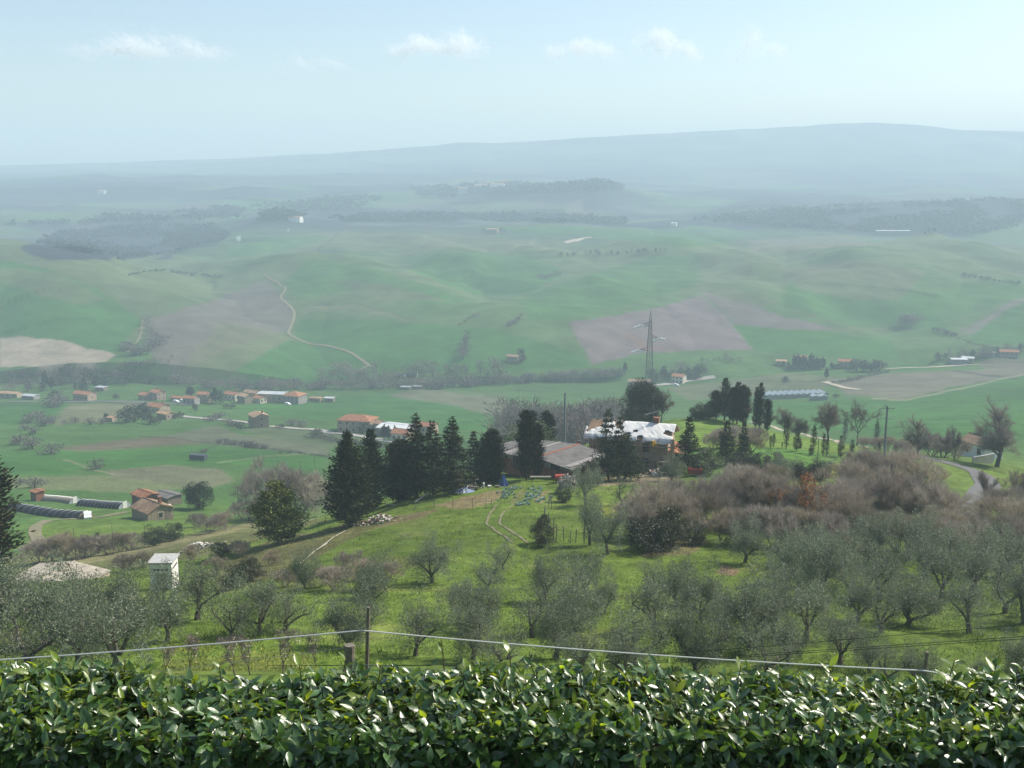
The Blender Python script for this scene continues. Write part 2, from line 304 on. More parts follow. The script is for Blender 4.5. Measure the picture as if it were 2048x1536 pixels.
FIELDS = [
 # hills beyond the valley, left to right
 ([(0,520),(110,540),(200,580),(285,640),(230,706),(120,690),(0,665)], GREEN), ([(0,535),(120,545),(215,600),(150,610),(0,565)], DRY, 4, .6),
 ([(0,674),(100,676),(160,690),(230,708),(218,722),(140,738),(0,732)], TAN, 2),
 ([(300,640),(420,600),(535,560),(590,625),(575,660),(450,700),(370,750),(320,755),(300,700)], PLOW, 4, .75), ([(440,640),(570,670),(590,680),(470,745),(340,765),(380,720)], DRY, 4, .7),
 ([(470,740),(575,680),(700,705),(735,735),(700,765),(520,772)], GREEN, 3), ([(600,640),(760,640),(1000,660),(1140,700),(1180,735),(760,745),(735,730),(690,700),(590,675)], GREEN, 4),
 ([(600,625),(640,610),(720,612),(830,640),(820,645),(720,622),(640,622),(605,632)], DRY, 2, .8), ([(620,520),(720,530),(820,560),(940,600),(860,615),(700,580),(600,600),(560,570)], GREEN, 5, .8),
 ([(660,560),(780,570),(900,605),(760,600)], (.13,.135,.07), 5, .6), ([(800,515),(900,502),(1060,515),(1140,545),(1060,590),(950,590),(850,555)], GREEN, 4, .9),
 ([(1030,600),(1140,560),(1300,515),(1400,505),(1400,565),(1250,610),(1130,640),(1060,640)], GREEN, 5, .8), ([(1400,580),(1440,590),(1500,605),(1540,625),(1690,662),(1600,660),(1470,648)], PLOW, 2, .9),
 ([(1140,645),(1290,620),(1400,592),(1445,625),(1508,700),(1400,700),(1290,705),(1180,728)], PLOW, 2), ([(1150,650),(1260,640),(1240,700),(1180,720)], PLOW2, 4, .7),
 ([(1405,570),(1480,580),(1560,605),(1530,615),(1440,600)], DRY, 3, .6), ([(1240,660),(1300,690),(1360,700),(1280,700)], (.22,.12,.08), 4, .5),
 ([(1470,650),(1600,662),(1780,680),(1800,720),(1600,710),(1510,700)], GREEN, 3), ([(1560,608),(1700,650),(1830,655),(1900,660),(1850,590),(1700,560),(1580,560)], GREEN, 5, .9),
 ([(1650,660),(1780,655),(1830,660),(1700,664)], DRY, 2, .6),
 ([(1560,540),(1700,520),(1850,540),(1800,600),(1700,600),(1600,580)], (.115,.12,.065), 6, .7), ([(1930,680),(2048,600),(2048,690),(1960,690)], GREEN, 3), ([(1920,660),(2048,590),(2048,602),(1940,672)], PLOW, 2, .6),
 ([(1500,480),(1700,470),(1750,490),(1500,505)], (.16,.13,.095), 3, .6), ([(1820,600),(1980,560),(2048,555),(2048,590),(1900,640)], GREEN, 5, .7),
 ([(560,470),(720,465),(1000,475),(1160,485),(1100,500),(800,500),(600,505)], DRY, 5, .6), ([(930,455),(1100,450),(1340,462),(1500,480),(1380,495),(1130,470)], GREEN, 4, .8),
 # far woods and pale strips
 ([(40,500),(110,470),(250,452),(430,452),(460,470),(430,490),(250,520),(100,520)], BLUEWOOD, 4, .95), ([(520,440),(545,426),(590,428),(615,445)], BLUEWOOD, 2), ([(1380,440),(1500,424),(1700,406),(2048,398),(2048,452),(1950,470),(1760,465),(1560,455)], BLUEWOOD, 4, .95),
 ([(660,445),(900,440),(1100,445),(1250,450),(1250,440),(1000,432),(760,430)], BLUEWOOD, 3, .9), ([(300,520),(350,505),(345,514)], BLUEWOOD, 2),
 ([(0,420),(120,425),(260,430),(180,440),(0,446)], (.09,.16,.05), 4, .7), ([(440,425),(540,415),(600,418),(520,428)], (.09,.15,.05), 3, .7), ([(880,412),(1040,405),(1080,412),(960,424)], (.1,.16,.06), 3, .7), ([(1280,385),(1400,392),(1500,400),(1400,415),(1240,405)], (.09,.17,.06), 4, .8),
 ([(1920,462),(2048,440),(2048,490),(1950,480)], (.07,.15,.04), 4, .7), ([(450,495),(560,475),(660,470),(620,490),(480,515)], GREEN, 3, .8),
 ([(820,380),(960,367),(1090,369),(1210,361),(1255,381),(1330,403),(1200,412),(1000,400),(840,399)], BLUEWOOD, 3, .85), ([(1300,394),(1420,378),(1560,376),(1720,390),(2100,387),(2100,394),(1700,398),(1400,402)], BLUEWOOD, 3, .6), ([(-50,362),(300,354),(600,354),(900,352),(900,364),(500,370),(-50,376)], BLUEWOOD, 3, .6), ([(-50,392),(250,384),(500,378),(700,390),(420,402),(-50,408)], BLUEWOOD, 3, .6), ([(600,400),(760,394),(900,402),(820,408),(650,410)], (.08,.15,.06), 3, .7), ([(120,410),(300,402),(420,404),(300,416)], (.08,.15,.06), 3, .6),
 # valley floor
 ([(0,742),(200,742),(240,760),(0,772)], WOOD, 3, .7), ([(230,765),(400,770),(540,780),(540,792),(300,785)], GREEN2, 2), ([(500,812),(640,800),(760,785),(840,782),(1010,850),(1000,862),(850,858),(700,842),(540,832),(460,815)], GREEN, 2),
 ([(760,790),(850,778),(1010,786),(1020,840),(900,810)], (.13,.135,.085), 3, .9), ([(860,776),(1250,752),(1260,770),(1100,790),(1030,800),(900,785)], GREEN2, 3, .6),
 ([(0,808),(140,806),(130,830),(0,850)], GREEN, 2, .9), ([(140,808),(330,806),(240,840),(110,850),(120,825)], (.15,.145,.085), 4, .8), ([(0,850),(110,860),(250,850),(380,840),(420,870),(280,885),(120,900),(0,890)], GREEN2, 2, .8),
 ([(120,895),(240,880),(330,872),(420,885),(260,897),(150,905)], (.125,.095,.068), 6, .8), ([(330,872),(430,850),(480,868),(660,895),(655,912),(440,890)], (.11,.12,.075), 3, .9), ([(60,905),(260,900),(440,892),(650,915),(640,960),(480,930),(360,928),(230,938),(140,920)], GREEN, 2, .8),
 ([(210,942),(330,930),(440,938),(470,962),(420,975),(240,960)], (.155,.145,.095), 6, .75), ([(0,955),(200,950),(420,975),(260,985),(0,975)], (.15,.16,.08), 4, .7), ([(0,900),(70,905),(170,935),(120,950),(0,945)], GREEN, 2, .8),
 ([(480,858),(540,852),(660,868),(760,882),(650,895),(520,875)], (.10,.125,.065), 2, .8), ([(0,1010),(130,1035),(60,1060),(50,1110),(0,1110)], GREEN2, 3, .7),
 # right valley
 ([(1330,775),(1470,760),(1560,745),(1680,755),(1640,785),(1520,790),(1380,800)], (.12,.125,.07), 3, .8), ([(1660,760),(1800,745),(1950,740),(2048,728),(2048,748),(1900,775),(1810,798),(1700,790)], (.15,.135,.10), 2, .95), ([(1950,720),(2048,715),(2048,738),(1960,735)], (.13,.11,.09), 2, .8),
 ([(1530,805),(1700,800),(1800,802),(1880,785),(2048,750),(2048,880),(1900,880),(1750,870),(1560,850)], GREEN, 2), ([(1740,726),(1900,728),(1960,715),(1960,730),(1800,742)], GREEN, 2, .7), ([(1480,710),(1560,720),(1740,720),(1730,735),(1560,738)], GREEN2, 3, .8),
 # near slopes
 ([(1330,836),(1420,838),(1560,856),(1720,893),(1640,905),(1480,900),(1400,880)], LIME, 2, .85), ([(1380,900),(1560,895),(1690,910),(1690,950),(1560,960),(1390,960)], (.075,.16,.03), 3, .9),
 ([(0,1110),(300,1085),(560,1030),(660,1040),(420,1110),(280,1135),(0,1150)], (.13,.12,.06), 4, .7), ([(70,1130),(330,1085),(480,1050),(560,1028),(565,1034),(470,1062),(330,1096),(90,1145)], (.19,.17,.085), 2, .7),
 ([(420,1140),(560,1070),(660,1062),(700,1040),(760,1050),(640,1110),(560,1150),(440,1190)], (.12,.10,.05), 4, .7), ([(560,1150),(760,1115),(900,1110),(760,1160),(560,1180)], (.12,.11,.05), 4, .5),
 ([(860,1014),(930,992),(1000,980),(1010,986),(990,1005),(930,1018)], (.20,.14,.085), 2, .75), ([(1068,1004),(1084,985),(1104,980),(1086,1008)], (.19,.14,.085), 2, .7), ([(1012,1004),(1036,980),(1052,980),(1034,1008)], (.17,.135,.075), 3, .5), ([(800,1030),(880,1018),(850,1035),(740,1060)], (.17,.125,.075), 3, .7),
 ([(1150,960),(1330,945),(1370,950),(1330,965),(1200,972)], (.24,.19,.13), 3, .8), ([(1440,1130),(1480,1140),(1475,1152),(1430,1146)], (.20,.12,.09), 2, .8), ([(1300,1085),(1420,1080),(1380,1110),(1280,1115)], (.20,.15,.09), 3, .6),
 ([(1950,962),(1980,970),(1975,1010),(1905,1010),(1925,975)], LIME, 2, .6), ([(1350,990),(1440,985),(1430,1010),(1350,1010)], (.17,.17,.025), 4, .6), ([(1650,930),(1700,928),(1695,950),(1660,955)], (.22,.19,.02), 2, .7), ([(1200,1010),(1240,1005),(1250,1040),(1210,1040)], (.18,.19,.025), 3, .6),
 ([(330,1290),(430,1282),(420,1300),(340,1306)], (.16,.16,.028), 4, .4), ([(0,1265),(60,1255),(40,1290),(0,1290)], (.20,.19,.02), 3, .5), ([(330,1320),(600,1300),(640,1340),(300,1350)], (.13,.14,.035), 4, .6),
]
def line(pts, w, col, amt=.8):
    a = [(u, v - w/2) for u, v in pts]; b_ = [(u, v + w/2) for u, v in pts[::-1]]; FIELDS.append((a + b_, col, 1, amt))
line([(530,897),(600,905),(662,914)], 3.4, (.05,.06,.04)); line([(395,905),(432,890)], 3, (.05,.06,.04)); line([(280,872),(340,876),(420,886)], 2.6, (.06,.055,.04)); line([(128,917),(180,938),(232,948)], 2.6, (.22,.2,.13)); line([(430,926),(520,914),(640,905)], 2.4, (.2,.2,.12), .6); line([(1912,742),(1970,750),(2034,757)], 3, (.04,.05,.045)); line([(1745,797),(1810,800),(1900,782),(2048,748)], 3.5, (.26,.24,.16), .7); line([(1030,780),(1090,784)], 2.5, (.04,.06,.04)); line([(1520,762),(1600,764),(1650,762)], 2, (.05,.06,.045))
line([(0,704),(100,706),(235,712)], 3, (.22,.2,.14), .5); line([(410,690),(440,672),(470,650)], 3, (.07,.07,.05), .7); line([(1140,645),(1180,728)], 3, (.22,.18,.13), .6); line([(1404,592),(1440,628),(1508,700)], 3, (.22,.19,.15), .8); line([(600,612),(720,608),(830,640)], 2.5, (.06,.08,.045), .7); line([(1560,606),(1700,664),(1830,655)], 2.5, (.08,.075,.06), .7); line([(1920,672),(2048,596)], 3, (.2,.17,.14), .6)
nm = np.clip((250 - GY) / 60, 0, 1)[..., None]
GC = GC*(1-nm) + np.array((.100,.150,.024))*(1+.3*n1)*nm
for f in FIELDS: field(*f)
# lush, thin and dry patches of the near meadow, none of them following light
gn = fbm(GX/5, GY/5, 101, 4)[..., None]; gq = fbm(GX/1.1, GY/1.1, 111, 3)[..., None]
GC = np.where(GY[..., None] < 240, GC*(1 + .28*gn + .25*gq), GC)
yl = np.clip((gn - .28)*3, 0, 1)*nm*.35; GC = GC*(1-yl) + np.array((.17,.16,.06))*yl
GC = GC * np.interp(GY, [180, 320], [1, .85])[..., None]
mid_ = np.clip((GY-240)/80, 0, 1)[..., None]; GC = GC*(1 + mid_*(.16*fbm(GX/7, GY/7, 131, 3)[..., None] + .14*fbm(GX/28+GY/90, GY/28, 141, 3)[..., None]))
GC = np.clip(GC, .008, .6)

def attr_mat(name, rough=.9, scales=(), bump=0.0, bscale=3.0, spec=.2, trans=0.0, objvar=0.0, back=None, tint=None):
    m = bpy.data.materials.new(name); m.use_nodes = True; t = m.node_tree; L = t.links; b = t.nodes['Principled BSDF']
    at_ = t.nodes.new('ShaderNodeVertexColor'); at_.layer_name = 'Col'; c = at_.outputs[0]
    b.inputs['Roughness'].default_value = rough; b.inputs['Specular IOR Level'].default_value = spec
    tc = t.nodes.new('ShaderNodeTexCoord')
    for s_, a_ in scales:
        n = t.nodes.new('ShaderNodeTexNoise'); n.inputs['Scale'].default_value = s_; n.inputs['Detail'].default_value = 4
        L.new(tc.outputs['Object'], n.inputs['Vector'])
        mr = t.nodes.new('ShaderNodeMapRange'); mr.inputs[1].default_value = .3; mr.inputs[2].default_value = .7; mr.inputs[3].default_value = 1-a_; mr.inputs[4].default_value = 1+a_
        L.new(n.outputs[0], mr.inputs[0])
        x = t.nodes.new('ShaderNodeVectorMath'); x.operation = 'SCALE'; L.new(c, x.inputs[0]); L.new(mr.outputs[0], x.inputs['Scale']); c = x.outputs[0]
    if objvar:
        oi = t.nodes.new('ShaderNodeObjectInfo'); mr = t.nodes.new('ShaderNodeMapRange'); mr.inputs[3].default_value = 1-objvar; mr.inputs[4].default_value = 1+objvar
        L.new(oi.outputs['Random'], mr.inputs[0]); x = t.nodes.new('ShaderNodeVectorMath'); x.operation = 'SCALE'; L.new(c, x.inputs[0]); L.new(mr.outputs[0], x.inputs['Scale']); c = x.outputs[0]
    if back:
        g = t.nodes.new('ShaderNodeNewGeometry'); mx = t.nodes.new('ShaderNodeMix'); mx.data_type = 'RGBA'; mx.blend_type = 'MIX'
        L.new(g.outputs['Backfacing'], mx.inputs[0]); L.new(c, mx.inputs[6]); mx.inputs[7].default_value = (*back, 1); c = mx.outputs[2]
    L.new(c, b.inputs['Base Color'])
    if bump:
        n = t.nodes.new('ShaderNodeTexNoise'); n.inputs['Scale'].default_value = bscale; n.inputs['Detail'].default_value = 5; L.new(tc.outputs['Object'], n.inputs['Vector'])
        bp = t.nodes.new('ShaderNodeBump'); bp.inputs['Strength'].default_value = 1; bp.inputs['Distance'].default_value = bump; L.new(n.outputs[0], bp.inputs['Height']); L.new(bp.outputs[0], b.inputs['Normal'])
    if trans:
        tr = t.nodes.new('ShaderNodeBsdfTranslucent'); L.new(c, tr.inputs[0]); ms = t.nodes.new('ShaderNodeMixShader'); ms.inputs[0].default_value = trans
        L.new(b.outputs[0], ms.inputs[1]); L.new(tr.outputs[0], ms.inputs[2]); L.new(ms.outputs[0], t.nodes['Material Output'].inputs[0])
    return m
def mat(name, col, rough=.8, spec=.3, metal=0.0, noise=0.0, nscale=4.0, bump=0.0, bscale=20.0, col2=None, wave=None):
    m = bpy.data.materials.new(name); m.use_nodes = True; t = m.node_tree; L = t.links; b = t.nodes['Principled BSDF']
    b.inputs['Roughness'].default_value = rough; b.inputs['Specular IOR Level'].default_value = spec; b.inputs['Metallic'].default_value = metal
    b.inputs['Base Color'].default_value = (*col, 1)
    tc = t.nodes.new('ShaderNodeTexCoord')
    if noise:
        n = t.nodes.new('ShaderNodeTexNoise'); n.inputs['Scale'].default_value = nscale; n.inputs['Detail'].default_value = 6; n.inputs['Roughness'].default_value = .65
        L.new(tc.outputs['Object'], n.inputs['Vector']); r = t.nodes.new('ShaderNodeValToRGB')
        c2 = col2 or tuple(min(1, c * (1 - noise)) for c in col)
        r.color_ramp.elements[0].color = (*c2, 1); r.color_ramp.elements[1].color = (*[min(1, c * (1 + noise * .5)) for c in col], 1)
        r.color_ramp.elements[0].position = .32; r.color_ramp.elements[1].position = .66
        L.new(n.outputs[0], r.inputs[0]); L.new(r.outputs[0], b.inputs['Base Color'])
    if wave:                                         # corrugation or tile rows: (axis, scale, depth)
        w = t.nodes.new('ShaderNodeTexWave'); w.bands_direction = wave[0]; w.inputs['Scale'].default_value = wave[1]; w.inputs['Distortion'].default_value = .4
        L.new(tc.outputs['Object'], w.inputs['Vector']); bp = t.nodes.new('ShaderNodeBump'); bp.inputs['Distance'].default_value = wave[2]; L.new(w.outputs['Fac'], bp.inputs['Height']); L.new(bp.outputs[0], b.inputs['Normal'])
    elif bump:
        n = t.nodes.new('ShaderNodeTexNoise'); n.inputs['Scale'].default_value = bscale; n.inputs['Detail'].default_value = 5; L.new(tc.outputs['Object'], n.inputs['Vector'])
        bp = t.nodes.new('ShaderNodeBump'); bp.inputs['Distance'].default_value = bump; L.new(n.outputs[0], bp.inputs['Height']); L.new(bp.outputs[0], b.inputs['Normal'])
    return m
nD, nA = GZ.shape
idx = np.arange(nD * nA).reshape(nD, nA)
TF = np.stack([idx[:-1, :-1], idx[:-1, 1:], idx[1:, 1:], idx[1:, :-1]], -1).reshape(-1, 4)
M_GROUND = attr_mat('meadow_and_fields', .95, ((.9, .22), (3.5, .22), (.05, .12)), .10, 2.2, .1)
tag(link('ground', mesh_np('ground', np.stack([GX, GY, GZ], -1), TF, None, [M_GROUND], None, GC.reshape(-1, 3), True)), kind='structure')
# ------------------------------------------------------------------ plants: a few models of each kind, copied
M_BARK = attr_mat('bark', .95, ((6, .3),), .02, 14, .1)
M_OLIVE = attr_mat('olive_leaves', .55, (), 0, 1, .35, .30, .16)
M_NEEDLE = attr_mat('needles', .8, (), 0, 1, .12, .08, .15)
M_LEAF = attr_mat('broad_leaves', .5, (), 0, 1, .4, .18, .15)
M_WOOD = attr_mat('distant_wood', 1.0, (), 0, 1, 0)
M_TWIG = attr_mat('twigs', .9, (), 0, 1, .15, .15, .26)
def unit(n, up=0.0):
    d = rng.normal(size=(n, 3)); d[:, 2] += up; return d / np.linalg.norm(d, axis=1, keepdims=True)
def jit(col, n, a=.35, b=.08):
    return np.clip(np.array(col) * (1 + a * rng.uniform(-1, 1, (n, 1))) * (1 + b * rng.uniform(-1, 1, (n, 3))), .003, .9)
class Kind:
    """meshes of one plant model: height, trunk mesh, crown mesh"""
    def __init__(s, name, h, trunk, crown, extra=None): s.name = name; s.h = h; s.trunk = trunk; s.crown = crown; s.extra = extra

def limb(tb, p, d, L, r0, r1, n=4, wob=.18, up=.05, col=(.13, .112, .092), k=5):
    P = [np.array(p, float)]; d = np.array(d, float); d /= np.linalg.norm(d)
    for i in range(n):
        d = d + rng.normal(size=3) * wob + np.array([0, 0, up]); d /= np.linalg.norm(d); P.append(P[-1] + d * L / n)
    rr = np.linspace(r0, r1, n + 1); P = np.array(P)
    tb.tubes(P[:-1], P[1:], rr[:-1] * 1.03, rr[1:], k, np.array([np.array(col) * rng.uniform(.75, 1.25) for _ in range(n)]))
    return P, d
def olive(seed, h=4.0, wide=1.0, dens=1.0, lean=.1):
    global rng; rng = np.random.default_rng(seed)
    tb = MB(); cr = MB(); tips = []
    fork = rng.uniform(.2, .8); base, d = limb(tb, (0, 0, -.35), (rng.uniform(-lean, lean), rng.uniform(-lean, lean), 1), fork + .35, .20, .14, 3, .08, 0)
    for q in range(rng.integers(3, 5)):
        a = q * 2.0 + rng.uniform(0, 1.2); e = rng.uniform(.55, 1.0)
        P, d = limb(tb, base[-1], (math.cos(a) * e, math.sin(a) * e, 1), rng.uniform(1.3, 2.0) * h / 4, .10, .045, 4, .2, .03)
        for s_ in range(4):
            j = P[rng.integers(2, 5)]; a2 = rng.uniform(0, 6.28)
            Q, d2 = limb(tb, j, (math.cos(a2) * .9, math.sin(a2) * .9, .75), rng.uniform(.7, 1.25) * h / 4, .035, .012, 3, .25, .0, k=4)
            tips += [Q[-1], Q[-2]]
        tips.append(P[-1])
    tips = np.array(tips); n = int(34 * dens)
    c = np.concatenate([tips, np.stack([rng.normal(0, .95 * wide, n), rng.normal(0, .95 * wide, n), rng.normal(.58 * h, .2 * h, n)], 1)])
    c[:, 2] = np.clip(c[:, 2], .17 * h, h * .97); rad = rng.uniform(.24, .50, len(c)) * h / 4
    n = 16; a = rng.uniform(0, 6.283, n); s_ = rng.uniform(.5, 1.45, n) * wide; c = np.concatenate([c, np.stack([np.cos(a)*s_, np.sin(a)*s_, rng.uniform(.10, .36, n)*h], 1)]); rad = np.concatenate([rad, rng.uniform(.22, .4, n)])
    for q, rr in zip(c, rad):
        m = int(112 * dens * (rr / .38) ** 2); p = unit(m, .25) * rr * rng.uniform(.25, 1.1, (m, 1)) ** .7 * np.array([1, 1, 1.45]) + q; p[:, 2] = np.maximum(p[:, 2], .12)
        col = jit((.165, .198, .120), m, .35) ; w = rng.random(m) < .2; col[w] = jit((.23, .255, .19), w.sum(), .3)
        dd = unit(m, .9) + (p - q) / rr * .5
        cr.leaves(p, dd, rng.uniform(.08, .18, m), rng.uniform(.03, .048, m), col)
    m = 260; p = c[rng.integers(0, len(c), m)] + unit(m) * .3
    cr.leaves(p, unit(m, .6), .5, .018, jit((.13, .115, .10), m))
    return Kind('olive_tree', h, tb.mesh('olive_trunk', M_BARK), cr.mesh('olive_crown', M_OLIVE))
def conifer(seed, h=12, prof=((0, .5), (.22, 1), (.6, .7), (1, .03)), w=2.6, nb=150, up=.15, droop=.0, sp=(.45, .16), col=(.027, .041, .017), col2=(.085, .078, .034), per=1.0, leaders=((0, 0, 1),), start=.04, name='conifer', layer=0):
    global rng; rng = np.random.default_rng(seed)
    tb = MB(); cr = MB(); px_, pr = zip(*prof)
    for lx, ly, lh in leaders:
        limb(tb, (lx * .5, ly * .5, -.4), (lx * .08, ly * .08, 1), h * lh * .95 + .4, h * .018, .02, 6, .01, 0, (.07, .05, .04))
        t = np.sort(start + (1 - start) * rng.random(int(nb * lh)) ** .92)
        if layer: t = np.clip(np.round(t * layer) / layer + rng.normal(0, .006, len(t)), start, .995)
        for tt in t:
            L = max(.12, w * lh * np.interp(tt, px_, pr) * rng.uniform(.5, 1.2)); a = rng.uniform(0, 6.283); z = tt * h * lh
            m = max(6, int(16 * per * L)); s_ = rng.random(m) ** .65
            o = np.array([math.cos(a), math.sin(a), 0.]); zz = s_ * L * up - droop * (s_ * L) ** 2 / max(w, .1)
            p = np.array([lx * (1 - tt * .3), ly * (1 - tt * .3), z]) + o * (s_ * L)[:, None]; p[:, 2] += zz
            spread = (.10 + .16 * L * (1 - .5 * s_)) * (.62 if layer else 1); p += rng.normal(size=(m, 3)) * spread[:, None] * np.array([1, 1, .55])
            c_ = jit(col, m, .5); ww = rng.random(m) < .32; c_[ww] = jit(col2, ww.sum(), .4)
            cr.leaves(p, unit(m, .35 + up) * .7 + o * .9, rng.uniform(.6, 1.25, m) * sp[0], sp[1], c_)
            if tt < .9 and L > .5: tb.tubes([[lx * .8, ly * .8, z]], [np.array([lx * .8, ly * .8, z + L * .8 * up]) + o * L * .8], [.03 * min(2, L)], [.01], 3, (.07, .05, .04))
        cr.leaves(np.array([[lx * .7, ly * .7, h * lh * .93]] * 14) + rng.normal(size=(14, 3)) * .06, unit(14, 2.2), sp[0] * 1.3, sp[1] * .7, jit(col, 14))
    return Kind(name, h, tb.mesh(name + '_trunk', M_BARK), cr.mesh(name + '_crown', M_NEEDLE))
def leafy(seed, h=8, rx=3.4, z0=.2, clumps=60, per=150, ls=.26, col=(.045, .07, .025), col2=(.075, .095, .035), flat=1.0, name='tree', trunk_r=.22, m=None, gap=1.0, cs=1.0):
    """broad crown built of leaf clumps spread through its volume"""
    global rng; rng = np.random.default_rng(seed)
    tb = MB(); cr = MB(); cz = h * (1 + z0) / 2; rz = h * (1 - z0) / 2
    limb(tb, (0, 0, -.4), (0, 0, 1), cz * .8 + .4, trunk_r, trunk_r * .5, 5, .06, 0)
    c = unit(clumps) * rng.uniform(.35, .95, (clumps, 1)) ** .6 * np.array([rx, rx, rz]) * gap + np.array([0, 0, cz])
    for q in c:
        limb(tb, (0, 0, max(.3, q[2] - rz * .7) * .7), q - np.array([0, 0, q[2] * .5]), np.linalg.norm(q[:2]) * .9 + .2, trunk_r * .3, .02, 2, .1, .1, k=4)
        rr = rng.uniform(.26, .42) * min(rx, rz) * cs; n = int(per * rng.uniform(.7, 1.3)); p = unit(n) * rr * rng.uniform(.3, 1.1, (n, 1)) ** .6 * np.array([1.15, 1.15, .85]) + q
        tone = rng.uniform(.8, 1.2); c_ = jit(col, n, .4) * tone; w = rng.random(n) < .3; c_[w] = jit(col2, w.sum(), .35) * tone
        cr.leaves(p, unit(n, .3) + (p - q) / rr, rng.uniform(.6, 1.3, n) * ls, ls * .5, c_)
    return Kind(name, h, tb.mesh(name + '_trunk', M_BARK), cr.mesh(name + '_crown', m or M_LEAF))
def bare(seed, h=9, trunk=.28, r0=.24, spread=.75, lv=4, tw=1.0, col=(.085, .07, .058), tcol=(.15, .125, .105), stems=1, twl=(.45, 1.0), tww=.022, leafc=None, name='bare_tree', nl=0, rise=.12, lead=False):
    """leafless tree or shrub: forked limbs down to twigs"""
    global rng; rng = np.random.default_rng(seed)
    tb = MB(); cr = MB(); tw_p = []; tw_d = []
    def grow(p, d, L, r, lev):
        P, d2 = limb(tb, p, d, L, r, r * .55, 3, .05 if lev == lv and stems == 1 else .16, rise * .4, col, 4 if lev < 3 else 5)
        if lev == 0 or L < .35:
            n = int(15 * tw); s_ = rng.random(n); i = np.minimum((s_ * 3).astype(int), 2); f = s_ * 3 - i
            tw_p.append(P[i] * (1 - f)[:, None] + P[i + 1] * f[:, None]); tw_d.append(unit(n) * .75 + d2 + np.array([0, 0, .25 if stems == 1 else .75])); return
        if lead:
            if lev <= 2:
                n = int(11 * tw); s_ = rng.random(n); i = np.minimum((s_ * 3).astype(int), 2); f = s_ * 3 - i
                tw_p.append(P[i] * (1 - f)[:, None] + P[i + 1] * f[:, None]); tw_d.append(unit(n) + d2 * .6 + np.array([0, 0, .3]))
            grow(P[-1], d2 + np.array([0, 0, rise * .5]), L * rng.uniform(.72, .88), r * .62, lev - 1)
            for q in range(rng.integers(2, 4)):
                a = rng.uniform(0, 6.283); s_ = np.cross(d2, np.array([math.cos(a), math.sin(a), .2])); s_ /= np.linalg.norm(s_) + 1e-9
                grow(P[rng.integers(1, 4) if lev < lv else rng.integers(2, 4)], d2 + s_ * spread * rng.uniform(.8, 1.5) + np.array([0, 0, rise]), L * rng.uniform(.55, .8), r * .5, lev - 1)
            return
        for q in range(rng.integers(2, 4) if lev < lv else rng.integers(3, 5)):
            a = rng.uniform(0, 6.283); e = spread * rng.uniform(.6, 1.3); s_ = np.cross(d2, rng.normal(size=3)); s_ /= np.linalg.norm(s_) + 1e-9
            j = P[-1] if q < 2 else P[rng.integers(1, 4)]
            grow(j, d2 + s_ * e + np.array([0, 0, rise]), L * rng.uniform(.58, .82), r * .55, lev - 1)
    for s_ in range(stems):
        if stems == 1: grow((0, 0, -.4), (0, 0, 1), h * trunk + .4, r0, lv)
        else:
            a = rng.uniform(0, 6.283); e = rng.uniform(.15, 1.0) * spread
            grow((math.cos(a) * .3 * e, math.sin(a) * .3 * e, -.3), (math.cos(a) * e, math.sin(a) * e, 1), h * .36, r0, lv)
    P = np.concatenate(tw_p); D = np.concatenate(tw_d); n = len(P)
    if stems == 1 and lead and np.hypot(P[:, 0].mean(), P[:, 1].mean()) > .055 * h and seed < 20000: return bare(seed + 1000, h, trunk, r0, spread, lv, tw, col, tcol, stems, twl, tww, leafc, name, nl, rise, lead)
    cr.leaves(P, D, rng.uniform(*twl, n) * h / 9, tww, jit(tcol, n, .4))
    P2 = P + D / np.linalg.norm(D, axis=1, keepdims=True) * (.25 * h / 9); cr.leaves(P2, D + rng.normal(size=(n, 3)) * .7, rng.uniform(*twl, n) * h / 12, tww * .8, jit(tcol, n, .4))
    if leafc: 
        k = rng.integers(0, n, nl); cr.leaves(P[k] + rng.normal(size=(nl, 3)) * .2, unit(nl), .2, .1, jit(leafc, nl, .4))
    top = np.concatenate(cr.V)[:, 2].max()
    return Kind(name, top, tb.mesh(name + '_limbs', M_BARK), cr.mesh(name + '_twigs', M_TWIG))

OL = [olive(100 + i, 4.0, (1.0, 1.15, .85, 1.05, .95, 1.1, .8, 1.0)[i], (1.0, .8, 1.1, .65, .9, .75, 1.0, .55)[i]) for i in range(8)]
CON = [conifer(200, 12.5, ((0, .55), (.1, .9), (.25, 1), (.5, .75), (.75, .42), (.93, .12), (1, .03)), 3.0, 520, .55, 0, (.42, .17)),
       conifer(201, 12, ((0, .5), (.15, .9), (.35, 1), (.65, .72), (.85, .42), (1, .04)), 2.0, 420, .5, 0, (.42, .15)),
       conifer(202, 13, ((0, .7), (.2, 1), (.45, .85), (.7, .55), (.88, .28), (1, .03)), 2.7, 330, .22, .22, (.44, .13), col=(.022, .034, .015), layer=22, col2=(.085, .075, .038)),
       conifer(203, 11, ((0, .8), (.3, 1), (.55, .9), (.8, .65), (.95, .3), (1, .1)), 3.0, 520, .5, 0, (.42, .17), col2=(.065, .055, .028)),
       conifer(204, 9, ((0, .7), (.2, 1), (.5, .75), (.8, .35), (1, .03)), 2.0, 230, .25, .2, (.42, .13), col=(.035, .045, .024), layer=16, col2=(.085, .07, .04))]
CEDAR = conifer(210, 9.5, ((0, .55), (.12, 1), (.3, .9), (.55, .5), (.78, .2), (1, .03)), 4.0, 210, .10, .22, (.42, .12), (.040, .058, .036), (.095, .088, .03), leaders=((-1.2, 0, 1), (1.3, .3, .88), (3.4, .6, .62)), name='cedar', layer=13)
